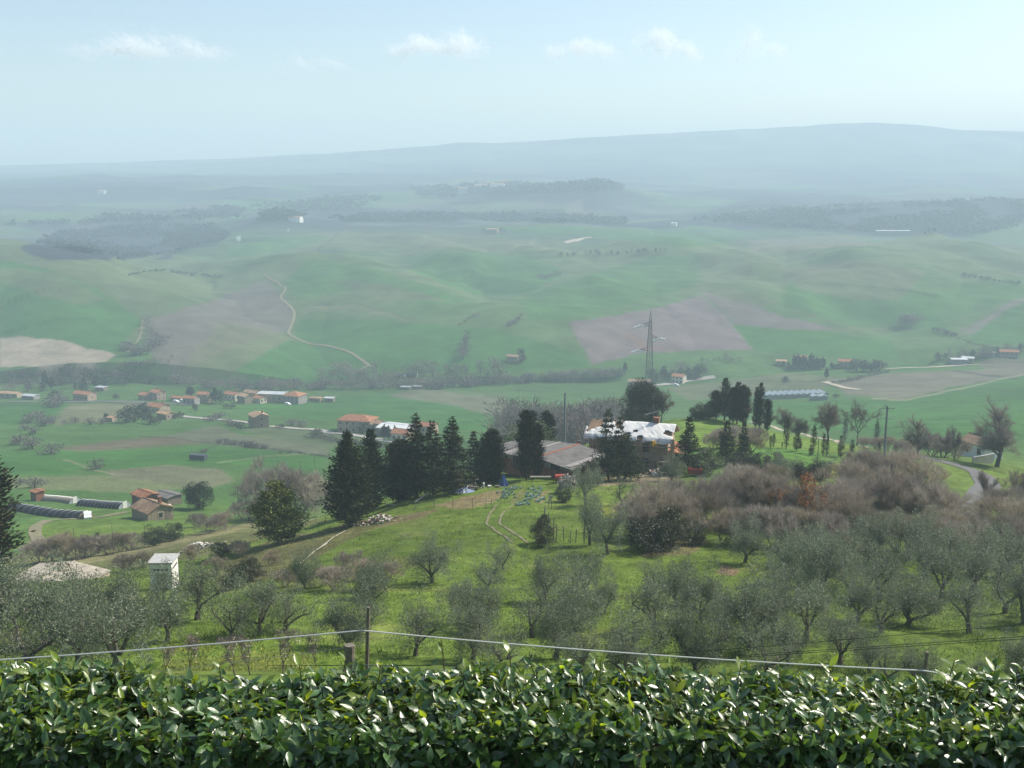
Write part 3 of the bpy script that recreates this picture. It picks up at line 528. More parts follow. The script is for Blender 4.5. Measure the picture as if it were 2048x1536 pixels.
FIR = [conifer(211, 7, ((0, .75), (.15, 1), (.5, .62), (.8, .28), (1, .03)), 2.1, 240, .1, .2, (.38, .12), (.034, .052, .030), name='fir', layer=17), conifer(212, 6.5, ((0, .8), (.2, 1), (.55, .6), (1, .04)), 1.9, 200, .15, .15, (.38, .12), (.038, .058, .028), name='fir')]
CYP = [conifer(220, 10, ((0, .6), (.12, .95), (.4, 1), (.75, .75), (.93, .35), (1, .05)), 1.05, 330, 1.4, 0, (.36, .12), (.022, .034, .016), (.05, .052, .025), name='cypress'),
       conifer(221, 10, ((0, .5), (.2, 1), (.6, .9), (.85, .6), (1, .1)), 1.7, 380, 1.1, 0, (.4, .14), (.022, .030, .014), (.062, .05, .026), name='cypress'),
       conifer(222, 5, ((0, .7), (.3, 1), (.7, .75), (1, .1)), .42, 120, 1.6, 0, (.24, .08), (.026, .042, .018), name='cypress', per=2.2),
       conifer(223, 5, ((0, .5), (.2, 1), (.5, .8), (1, .06)), .7, 130, .9, 0, (.28, .09), (.03, .045, .022), name='cypress', per=1.7)]
OAK = leafy(230, 7.5, 3.6, .04, 90, 330, .24, (.026, .034, .016), (.05, .055, .026), name='holm_oak', trunk_r=.3, cs=.95)
PINE = conifer(231, 8.5, ((0, .35), (.2, 1), (.45, .95), (.75, .6), (1, .15)), 3.5, 170, .25, .1, (.42, .17), (.105, .135, .036), (.19, .20, .055), start=.06, name='pine', per=1.5)
ROUND = leafy(235, 7, 3.0, .06, 40, 230, .3, (.030, .048, .026), (.05, .07, .036), name='pine', m=M_NEEDLE)
DARK = [leafy(232 + i, 3.2, 1.9, .02, 34, 190, .16, c, c2, name='shrub', trunk_r=.1) for i, (c, c2) in enumerate((((.024, .034, .016), (.05, .055, .025)), ((.034, .048, .020), (.06, .08, .03)), ((.045, .052, .022), (.085, .08, .04))))]
LIGHT = leafy(236, 5, 3.0, .1, 50, 160, .22, (.08, .13, .035), (.12, .16, .05), name='tree')
BLUET = [leafy(237, 7, 3.4, .06, 40, 120, .42, (.030, .045, .026), (.045, .06, .035), name='tree'), leafy(238, 8, 3.0, .05, 36, 110, .45, (.032, .043, .024), (.06, .06, .03), name='tree')]
BT = [bare(240, 9, .24, .19, .75, 4, 1.9, name='bare_tree', tcol=(.23, .195, .165), rise=.16, lead=True, tww=.018), bare(241, 9, .36, .15, .8, 4, 1.7, name='bare_tree', tcol=(.22, .185, .155), lead=True, rise=.12, tww=.018), bare(242, 7, .33, .22, .75, 4, 2.6, twl=(.6, 1.2), tcol=(.225, .20, .17), name='bare_tree', rise=.14, lead=True, tww=.016), bare(243, 10, .22, .15, .5, 4, 1.8, rise=.25, tcol=(.23, .195, .17), name='bare_tree', lead=True, tww=.017)]
TH = [bare(250 + i, 3.4, 0, .05, sp, 4, 1.0, (.20, .17, .15), c, st, (.9, 2.3), .013, lc, name='bare_shrub', nl=n_) for i, (sp, c, st, lc, n_) in enumerate(((.75, (.34, .295, .235), 8, None, 0), (.9, (.325, .28, .235), 7, None, 0), (.6, (.355, .305, .235), 7, (.24, .19, .10), 250), (.8, (.325, .27, .20), 7, (.17, .20, .07), 350)))]
RUST = bare(255, 6, .22, .1, .8, 4, 1.2, (.09, .07, .055), (.17, .12, .09), 3, (.5, 1.0), .02, (.50, .22, .08), name='oak', nl=4200)
BLOS = bare(256, 2.5, 0, .04, .8, 3, 1.5, (.10, .08, .07), (.2, .17, .15), 8, (.7, 1.3), .014, (.62, .60, .52), name='blossom_shrub', nl=1500)
PRUN = bare(257, 3.4, .3, .06, .55, 4, .7, (.12, .10, .085), (.17, .14, .125), 1, (.7, 1.6), .014, (.30, .26, .22), name='young_fruit_tree', nl=110, rise=.3)
# light copies for far away: whole small trees in a single mesh
def tiny_bare(seed, h, w, col):
    global rng; rng = np.random.default_rng(seed); b = MB(); n = 520
    b.tubes([[0, 0, -.5]], [[0, 0, h * .6]], [.22], [.08], 4, (.08, .07, .06))
    t = rng.random(n); p = np.stack([rng.normal(0, w * .33, n), rng.normal(0, w * .33, n), h * (.25 + .6 * t)], 1) * np.array([1, 1, 1])
    b.leaves(p, unit(n, .9) + np.stack([p[:, 0], p[:, 1], 0 * t], 1) / w, rng.uniform(.8, 2.0, n), .16, jit(np.array(col)*1.25, n, .35)); return b.mesh('tiny_bare_tree', M_TWIG)
def tiny_leafy(seed, h, w, col, conic=0.0):
    global rng; rng = np.random.default_rng(seed); b = MB(); n = 520
    b.tubes([[0, 0, -.5]], [[0, 0, h * .5]], [.25], [.1], 4, (.08, .07, .06))
    q = unit(26) * rng.uniform(.3, .85, (26, 1)); q = q[rng.integers(0, 26, n)] + unit(n) * .3; z = (q[:, 2] + 1.15) / 2.3
    s_ = 1 - conic * np.clip(z, 0, 1); p = np.stack([q[:, 0] * w / 2 * s_, q[:, 1] * w / 2 * s_, np.clip(z, .02, 1.05) * h], 1)
    b.leaves(p, unit(n, .4) + q * .8, rng.uniform(.5, 1.1, n) * h * .13, h * .06, jit(col, n, .35)); return b.mesh('tiny_tree', M_LEAF)
TB = [tiny_bare(260 + i, h, w, c) for i, (h, w, c) in enumerate(((10, 5, (.135, .12, .10)), (8, 6, (.15, .125, .105)), (11, 3.4, (.15, .135, .115)), (6, 6, (.14, .11, .10)), (9, 5, (.13, .125, .09))))]
TL = [tiny_leafy(270 + i, h, w, c, k) for i, (h, w, c, k) in enumerate(((7, 6, (.04, .055, .03), 0), (9, 4.4, (.035, .05, .028), .55), (5, 6, (.055, .075, .035), 0), (10, 2.4, (.03, .045, .026), .35), (4, 7, (.07, .07, .045), 0)))]
TP = tiny_leafy(279, 4, 6, (.125, .105, .098), 0)

def height_at(D, v0, v1): return abs(slope(v0) - slope(v1)) * D
def plant(kind, u, vb, vt, label, cat='tree', group=None, name=None, wide=1.0, d=None, rz=None, parts=None, sink=0.0):
    p = at(u, vb, d=d); D = p.y; h = (slope(vt) - (p.z / D if d is None else slope(vb))) * D; s = h / kind.h
    if d is not None: h = slope(vt) * D - p.z; s = h / kind.h
    e = empty(name or kind.name, (p.x, p.y, p.z - sink), random.uniform(0, 6.28) if rz is None else rz)
    n1, n2 = parts or ('trunk', 'crown')
    for n_, me in ((n1, kind.trunk), (n2, kind.crown)):
        link(n_, me, e, scale=(s * wide, s * wide, s))
    return tag(e, label, cat, group)
def tiny(me, u, vb, hpx, label, cat='tree', group=None, name='tree', wide=1.0, d=None):
    p = at(u, vb, d=d); h0 = max(v.co.z for v in me.vertices) if me.name not in HT else HT[me.name]; HT[me.name] = h0
    s = px(p.y, hpx) / h0
    o = link(name, me, None, p, random.uniform(0, 6.28), (s * wide, s * wide, s)); return tag(o, label, cat, group)
HT = {}
# ------------------------------------------------------------------ buildings, masts, fences
TILE = mat('terracotta_tiles', (.42, .19, .105), .9, .2, 0, .35, .9, wave=('X', 3.2, .05)); TILE2 = mat('weathered_tiles', (.40, .26, .165), .9, .2, 0, .4, .8, wave=('X', 3.2, .05)); TILE3 = mat('pale_tiles', (.52, .34, .20), .9, .2, 0, .35, .9, wave=('X', 3.2, .05))
STONE = mat('rubble_stone', (.29, .235, .17), .95, .2, 0, .45, 2.2, .03, 5); PLAST = mat('ochre_plaster', (.38, .30, .21), .95, .2, 0, .2, .8); CREAM = mat('cream_plaster', (.56, .50, .40), .95, .2, 0, .15, .8); PINK = mat('pinkish_plaster', (.38, .27, .21), .95, .2, 0, .2, .8); WHITE = mat('white_plaster', (.76, .74, .68), .95, .2, 0, .12, 1); GREYW = mat('grey_render', (.28, .265, .25), .95, .2, 0, .25, .8)
BRICK = mat('brick', (.25, .115, .08), .95, .2, 0, .35, 2, .02, 8); DARKW = mat('dark_opening', (.025, .025, .028), .4, .4); SHEET = mat('pale_sheet_metal', (.62, .64, .64), .5, .4, .2, .15, .7, wave=('X', 5, .04)); FIBRO = mat('fibre_cement_sheets', (.25, .235, .22), .9, .2, 0, .35, .7, wave=('X', 4.5, .05)); WOODM = mat('grey_timber', (.20, .165, .13), .9, .2, 0, .4, 6); STEEL = mat('galvanised_steel', (.30, .32, .33), .5, .5, .6, .2, 3); CONC = mat('concrete', (.42, .42, .40), .9, .2, 0, .2, 3); GLASSW = mat('greenhouse_film', (.36, .40, .42), .35, .5, 0, .2, .6)
def on(p): return Vector((p.x, p.y, float(gz(p.x, p.y))))
def house(name, u, v, L, W, h, rz, wm, rm, label, cat='house', group=None, pitch=.34, eave=.35, wins=((-1, 3, 1),), door=None, chim=0, d=None, hip=False, sink=.6, th=.16, lift=0.0):
    """gabled house; ridge along local x; wins = (side, columns, storeys) with side -1 front, 1 back, 2 right gable, -2 left gable"""
    p = at(u, v, d=d); e = empty(name, (p.x, p.y, p.z + lift), R(rz)); tag(e, label, cat, group)
    r = W / 2 * pitch; b = MB(); x, y = L / 2, W / 2
    if hip:
        b.box(-x, x, -y, y, -sink, h)
    else:
        V = [(-x,-y,-sink),(x,-y,-sink),(x,y,-sink),(-x,y,-sink),(-x,-y,h),(x,-y,h),(x,y,h),(-x,y,h),(-x,0,h+r),(x,0,h+r)]
        b.add(V, [[0,1,5,4],[2,3,7,6],[3,2,1,0],[4,5,9,8],[6,7,8,9]], [[5,6,9],[7,4,8]]); b.add([V[1],V[2],V[6],V[5]], [[0,1,2,3]]); b.add([V[3],V[0],V[4],V[7]], [[0,1,2,3]])
    b.build('wall', wm, e)
    b = MB(); o = eave; z0 = h - o * pitch + .03; zr = h + r + .03
    if hip:
        q = max(.1, x - y); V = []
        for dz in (0, th): V += [(-x-o,-y-o,z0+dz),(x+o,-y-o,z0+dz),(x+o,y+o,z0+dz),(-x-o,y+o,z0+dz),(-q,0,zr+dz),(q,0,zr+dz)]
        b.add(V, [[6,7,11,10],[8,9,10,11],[0,1,7,6],[1,2,8,7],[2,3,9,8],[3,0,6,9],[1,0,4,5],[3,2,5,4]], [[7,8,11],[9,6,10],[2,1,5],[0,3,4]])
    else:
        for s in (-1, 1):
            V = [(-x-o, s*(y+o), z0),(x+o, s*(y+o), z0),(x+o,0,zr),(-x-o,0,zr)]; V += [(a, c, q+th) for a, c, q in V]
            F = [[0,1,2,3],[7,6,5,4],[0,4,5,1],[1,5,6,2],[3,7,4,0]]; b.add(V, F if s > 0 else [f[::-1] for f in F])
        b.tubes([(-x-o-.02,0,zr+th)], [(x+o+.02,0,zr+th)], .12, .12, 5)
    rf = b.build('roof', rm, e)
    for q in range(chim):
        cx = x * (.45 - .9 * q); c = MB(); c.box(cx-.3, cx+.3, W*.12, W*.12+.55, h+r*.4, h+r+1.0); c.box(cx-.38, cx+.38, W*.12-.08, W*.12+.63, h+r+1.0, h+r+1.12); c.build('chimney', BRICK, rf)
    for side, nc, ns in wins:
        for f in range(ns):
            zz = h * (f + .38) / ns; wh = min(1.25, h / ns * .42)
            for i in range(nc):
                ln = L if abs(side) == 1 else W; t_ = (i + .5) / nc * ln - ln / 2; m = MB(); g = MB(); hw = .45
                if abs(side) == 1:
                    m.box(t_-hw-.1, t_+hw+.1, side*(y-.02), side*(y+.05), zz-.1, zz+wh+.1) if side > 0 else m.box(t_-hw-.1, t_+hw+.1, -y-.05, -y+.02, zz-.1, zz+wh+.1)
                    g.box(t_-hw, t_+hw, min(side*(y+.02), side*(y+.058)), max(side*(y+.02), side*(y+.058)), zz, zz+wh)
                else:
                    s = side // 2; m.box(min(s*(x-.02), s*(x+.05)), max(s*(x-.02), s*(x+.05)), t_-hw-.1, t_+hw+.1, zz-.1, zz+wh+.1); g.box(min(s*(x+.02), s*(x+.058)), max(s*(x+.02), s*(x+.058)), t_-hw, t_+hw, zz, zz+wh)
                w = m.build('window', CREAM if wm is not CREAM else STONE, e); g.build('pane', DARKW, w)
    if door is not None:
        side, t_ = door; m = MB(); y_ = y + .04
        if abs(side) == 1: m.box(t_-.55, t_+.55, min(side*(y-.02), side*y_), max(side*(y-.02), side*y_), -.1, 2.1)
        else: s = side // 2; m.box(min(s*(x-.02), s*(x+.04)), max(s*(x-.02), s*(x+.04)), t_-.55, t_+.55, -.1, 2.1)
        m.build('door', WOODM, e)
    return e
# --- the barn on the near shoulder
e = empty('barn', (8.0, 143.2, float(gz(8, 143.2))), math.atan2(-7.8, 9.2)); tag(e, 'low brick barn with wide grey sheet roof behind the dark conifers', 'barn')
zb = -39.9 - e.location.z; b = MB()                                        # local x along the front, 0 at the right corner
b.box(-12.2, 0, 0, 9.0, -1.2, 1.1); b.build('wall', BRICK, e)
b = MB(); b.box(-12.15, -.05, .05, 8.95, 1.1, zb - .05); b.build('upper_wall', GREYW, e)
def roofp(x0, z0, x1, z1, y0, y1, th=.1):
    m = MB(); V = [(x0,y0,z0),(x1,y0,z1),(x1,y1,z1),(x0,y1,z0)]; V += [(a, c, q+th) for a, c, q in V]
    return m.add(V, [[3,2,1,0],[4,5,6,7],[0,1,5,4],[1,2,6,5],[2,3,7,6],[3,0,4,7]])
r1 = roofp(-12.9, zb-.25, -5.6, zb+.35, -.5, 9.5).build('roof', FIBRO, e); roofp(-5.597, zb+.347, .7, zb-.35, -.5, 9.5).build('roof', FIBRO, e)
m = MB(); m.box(-5.72, -5.48, -.55, 9.55, zb+.42, zb+.52); m.build('ridge_cap', mat('red_ridge_tiles', (.36, .13, .075), .9, .2, 0, .3, 3), r1)
m = MB(); m.box(-9.2, -9.05, -.52, 9.52, zb+.14, zb+.24); m.build('joint_strip', mat('pale_strip', (.45, .42, .36), .9), r1)
m = MB(); m.box(-10.3, -8.2, -.05, .05, -.2, 2.0); m.build('door', DARKW, e); m = MB(); m.box(-3.4, -1.9, -.05, .06, .9, 1.9); m.build('window', DARKW, e)
roofp(-17.2, zb-.75, -12.95, zb-.1, .8, 8.6).build('lean_to_roof', FIBRO, e); m = MB(); m.box(-17, -12.25, 1.3, 8, -1.6, zb-.8); m.build('lean_to_wall', GREYW, e)
# --- the farmhouse under repair
hp = at(1268, 942); HX, HY, HZ = hp.x, hp.y + 3.2, hp.z; HR = R(-17)
e = empty('farmhouse', (HX, HY, HZ), HR); tag(e, 'two storey stone farmhouse under repair, roof wrapped in white tarpaulin', 'house')
hl, hw, hh, hr = 5.9, 3.2, 5.0, 1.5
b = MB(); V = [(-hl,-hw,-1.5),(hl,-hw,-1.5),(hl,hw,-1.5),(-hl,hw,-1.5),(-hl,-hw,hh),(hl,-hw,hh),(hl,hw,hh),(-hl,hw,hh),(-hl,0,hh+hr),(hl,0,hh+hr)]
b.add(V, [[0,1,5,4],[2,3,7,6],[1,2,6,5],[3,0,4,7]], [[5,6,9],[7,4,8]]); b.build('wall', mat('old_stone_render', (.40, .32, .24), .95, .2, 0, .35, 1.3, .03, 5), e)
rf = MB()
for s in (-1, 1):
    V = [(-hl-.4, s*(hw+.45), hh-.2),(hl+.4, s*(hw+.45), hh-.2),(hl+.4,0,hh+hr),(-hl-.4,0,hh+hr)]; V += [(a, c, q+.16) for a, c, q in V]; F = [[0,1,2,3],[7,6,5,4],[0,4,5,1],[1,5,6,2],[3,7,4,0]]; rf.add(V, F if s > 0 else [f[::-1] for f in F])
rf = rf.build('roof', TILE2, e)
m = MB(); m.box(3.2, 3.95, -.2, .5, hh+.9, hh+hr+1.0); m.box(3.1, 4.05, -.3, .6, hh+hr+1.0, hh+hr+1.12); m.build('chimney', BRICK, rf)
for wx in (-3.6, -.6, 2.6):
    for wz in (.9, 3.1):
        m = MB(); m.box(wx-.6, wx+.6, -hw-.05, -hw+.02, wz-.1, wz+1.3); w = m.build('window', STONE, e); m = MB(); m.box(wx-.48, wx+.48, -hw-.062, -hw-.02, wz, wz+1.2); m.build('pane', DARKW, w)
m = MB(); m.box(4.0, 5.0, -hw-.05, -hw+.02, -.3, 1.9); m.build('door', WOODM, e)
m = MB(); V = [(hl,-2.8,3.4),(hl+2.2,-2.8,2.9),(hl+2.2,3,2.9),(hl,3,3.4)]; V += [(a, c, q+.14) for a, c, q in V]; m.add(V, [[3,2,1,0],[4,5,6,7],[0,1,5,4],[1,2,6,5],[2,3,7,6],[3,0,4,7]]); m.build('side_roof', TILE, e)
m = MB(); m.box(hl+.02, hl+1.9, -.5, 2.9, -1.5, 2.85); m.build('side_wall', STONE, e)
m = MB()
for i in range(9): m.box(hl+.05, hl+1.35, -2.9+i*.26, -2.64+i*.26, -1.2, -.6+i*.24)
m.build('outside_stair', BRICK, e)
# tarpaulin draped on the roof
rng = np.random.default_rng(11); nx, ny = 150, 60; gx, gy = np.meshgrid(np.linspace(-hl-.75, hl+.65, nx), np.linspace(-hw-.75, hw+.75, ny))
zr = hh + hr + .32 - np.sqrt(gy*gy + .12) * (hr / hw) + .12
wr = .6*(.05*vnoise(gx*.7+gy*.5, gy*.5-gx*.2, 1) + .10*np.abs(vnoise(gx*.8+gy*.9, gy*.4-gx*.15, 2))**.6 + .05*vnoise(gx*2.8+gy*1.7, gy*.8, 3)); lump = np.clip(-gx-2.6, 0, 4)
z_ = zr + wr + .08*lump*np.abs(vnoise(gx*.9, gy*.8, 5)) + .03*lump*vnoise(gx*2.1, gy*1.7, 6); over = np.clip(np.abs(gy) - hw - .3, 0, 1); z_ -= over * .9 * (1 + .5*vnoise(gx*1.4, gy*0, 7)); z_ = np.maximum(z_, zr - .05 - over)
i_ = np.arange(nx*ny).reshape(ny, nx); F = np.stack([i_[:-1,:-1], i_[:-1,1:], i_[1:,1:], i_[1:,:-1]], -1).reshape(-1, 4)
torn = fbm(gx*.55, gy*.8, 9, 2)[:-1,:-1].ravel() + .24*np.clip(-gx[:-1,:-1].ravel()-3.2, 0, 3) < .46
tp = link('tarpaulin', mesh_np('tarpaulin', np.stack([gx, gy, z_], -1), F[torn], None, [mat('white_sheeting', (.70, .69, .65), .55, .3, 0, .12, 1.2)], None, None, True), None, (HX, HY, HZ)); tp.rotation_euler = (0, 0, HR)
md = tp.modifiers.new('thickness', 'SOLIDIFY'); md.thickness = .02
tag(tp, 'creased white tarpaulin draped over the farmhouse roof', 'tarpaulin')
# scaffold along the front and left end
e = empty('scaffold', (HX, HY, HZ), HR); tag(e, 'rusty pole scaffold with plank decks against the tarpaulin covered house', 'scaffold')
for sx in (-hl-1.5, -hl-.5, -3.4, -.6, 2.2, 4.6, hl+.5):
    for sy in (-hw-1.25, -hw-.45):
        m = MB(); m.tubes([(sx, sy, -1.6)], [(sx, sy, 5.3 if sx > -hl else 6.0)], .045, .045, 5); m.build('pole', mat('rusty_pole', (.30, .20, .14), .8) if 'rusty_pole' not in bpy.data.materials else bpy.data.materials['rusty_pole'], e)
for z in (2.0, 4.2):
    m = MB()
    for q in range(3): m.box(-hl-1.6, hl+.6, -hw-1.2+q*.25, -hw-.98+q*.25, z, z+.05)
    m.build('deck', WOODM, e); m = MB(); m.tubes([(-hl-1.6, -hw-1.25, z+.9)], [(hl+.6, -hw-1.25, z+.9)], .03, .03, 5); m.build('rail', STEEL, e)
m = MB(); m.box(hl+.55, hl+1.0, -hw-.5, -hw-.3, -1.5, 5.4); m.build('chute', mat('raw_timber', (.55, .40, .24), .9, .2, 0, .3, 3), e)
# hoist
e = empty('hoist', (HX + 3.9*math.cos(HR) + 3.9*math.sin(HR), HY + 3.9*math.sin(HR) - 3.9*math.cos(HR), HZ + 4.25), HR); tag(e, 'yellow builders hoist hanging from the scaffold deck under the tarpaulin', 'hoist')
YEL = mat('yellow_paint', (.70, .42, .02), .5); m = MB(); m.tubes([(-.5,0,0),(.5,0,0),(0,0,.75),(0,0,.75)], [(0,0,.85),(0,0,.85),(0,-1.1,.95),(0,-.5,0)], .07, .07, 5); m.build('frame', YEL, e); m = MB(); m.box(-.3, .3, -.2, .2, .1, .45); m.build('motor', YEL, e); m = MB(); m.tubes([(0,-1.1,.95)], [(0,-1.1,-1.4)], .02, .02, 4); m.build('cable', STEEL, e)
# aerial by the chimney
e = empty('aerial', (HX+3.0, HY-1.0, HZ+hh+.95), R(20)); tag(e, 'television aerial on a mast beside the farmhouse chimney', 'aerial')
m = MB(); m.tubes([(0,0,0)], [(0,0,3.6)], .035, .03, 5); m.build('mast', STEEL, e)
m = MB(); m.tubes([(-1.5,0,2.2)], [(.5,0,2.5)], .03, .03, 4); xs = np.linspace(-1.4, .4, 9); m.tubes(np.stack([xs, 0*xs-.35, 2.215+(xs+1.4)*.15], 1), np.stack([xs, 0*xs+.35, 2.215+(xs+1.4)*.15], 1), .018, .018, 4); m.build('antenna', STEEL, e)
m = MB(); m.tubes([(-.9,0,2.3)], [(0,0,3.4)], .02, .02, 4); m.build('stay', STEEL, e)
# transformer cabin
p = at(330, 1176); e = empty('transformer_cabin', (p.x, p.y, p.z), R(2)); tag(e, 'white rendered electricity cabin, a narrow box with flat slab roof', 'cabin')
kh = height_at(p.y, 1176, 1110) - .45; b = MB(); b.box(-.9, .9, -.9, 1.1, -2.2, kh); b.build('wall', WHITE, e); b = MB(); b.box(-1.05, 1.05, -1.05, 1.25, kh, kh+.14); b.build('roof', CONC, e)
for q in range(4):
    m = MB(); m.box(-.62+q*.33, -.40+q*.33, -.93, -.88, kh-.62, kh-.45); m.build('vent', DARKW, e); m = MB(); m.box(.88, .93, -.55+q*.38, -.33+q*.38, kh-.62, kh-.45); m.build('vent', DARKW, e)
m = MB(); m.box(-.45, .45, -.935, -.88, -.3, 1.65); m.build('door', STEEL, e)
# pale stone barn low on the left
house('stone_shed', 116, 1160, 6.0, 9.2, .35, 76, mat('pale_stone_wall', (.50, .43, .33), .95, .2, 0, .3, 1.2, .03, 4), mat('mottled_pale_roof', (.40, .36, .29), .95, .1, 0, .4, 1.6), 'pale stone shed with low concrete roof half hidden by olive trees', 'shed', pitch=.14, wins=(), eave=.12, th=.10)
# polytunnels of the small farm
def tunnel(u, v, L, r, rz, skin, endm, label, ribs=False):
    p = at(u, v); e = empty('polytunnel', (p.x, p.y, p.z), R(rz)); tag(e, label, 'polytunnel', 'tunnels of the small farm')
    t = np.linspace(0, math.pi, 13); xs = np.linspace(0, -L, 25); z0 = np.array([float(gz(p.x + x*math.cos(R(rz)), p.y + x*math.sin(R(rz)))) - p.z for x in xs])
    sag = .015*(np.arange(25) % 2); V = np.array([[x, r*math.cos(a), z0[i] - .1 + (r*.82 - sag[i]*math.sin(a))*math.sin(a)] for i, x in enumerate(xs) for a in t])
    i_ = np.arange(25*13).reshape(25, 13); F = np.stack([i_[:-1,:-1], i_[:-1,1:], i_[1:,1:], i_[1:,:-1]], -1).reshape(-1, 4); m = MB(); m.add(V, F); m.build('cover', skin, e, smooth=not ribs)
    for k_ in (0, 24):
        m = MB(); P = [(xs[k_], 0, z0[k_]-.3)] + [tuple(V[k_*13+j]) for j in range(13)]; m.add(P, None, [[0, j+1, j+2] for j in range(12)]); w = m.build('end_wall', endm, e)
        if k_ == 0: m = MB(); m.box(.02, .06, -.55, .55, z0[0]-.2, z0[0]+1.6); m.build('door', WHITE, w)
    m = MB()
    for i in range(0, 25, 2 if not ribs else 1): m.path(V[i*13:(i+1)*13] + np.array([0, 0, .02]), .035, k=4)
    m.build('hoops', STEEL, e)
    return e
BLK = mat('black_film', (.022, .026, .036), .75, .15, 0, .3, 1.5); tunnel(172, 1036, 29, 1.85, -36, BLK, mat('rusty_boards', (.38, .24, .16), .9, .2, 0, .3, 2), 'long black film polytunnel with boarded end and white door')
tunnel(250, 1016, 16, 1.75, -34, BLK, GLASSW, 'short black film polytunnel with pale translucent end, behind the long one')
q = tunnel(150, 1006, 13, 1.6, -34, mat('straw_mats', (.25, .21, .15), .95, .1, 0, .45, 2.5), GLASSW, 'ribbed straw coloured tunnel beside a brick boiler house', True)
house('boiler_house', 76, 1001, 2.2, 2.2, 2.4, -34, BRICK, TILE, 'tiny red brick boiler house at the end of the ribbed tunnel', 'shed', pitch=.1, wins=(), door=(-1, 0))
house('farm_shed', 306, 1037, 6.4, 5.8, 2.5, -42, STONE, TILE2, 'stone farm shed with brown tiled roof beside the polytunnels', 'shed', pitch=.42, wins=((2, 1, 1),), door=(2, 1.6), chim=1)
house('farm_outhouse', 292, 1008, 5, 4, 2.4, -40, BRICK, TILE, 'small outhouse with orange tiles behind the stone farm shed', 'shed', pitch=.3, wins=(), door=(-1, 0)); house('open_barn', 335, 1008, 5.5, 4, 2.3, -35, WOODM, FIBRO, 'open sided barn with rusty sheet roof behind the stone farm shed', 'shed', pitch=.15, wins=(), door=(-1, .5))
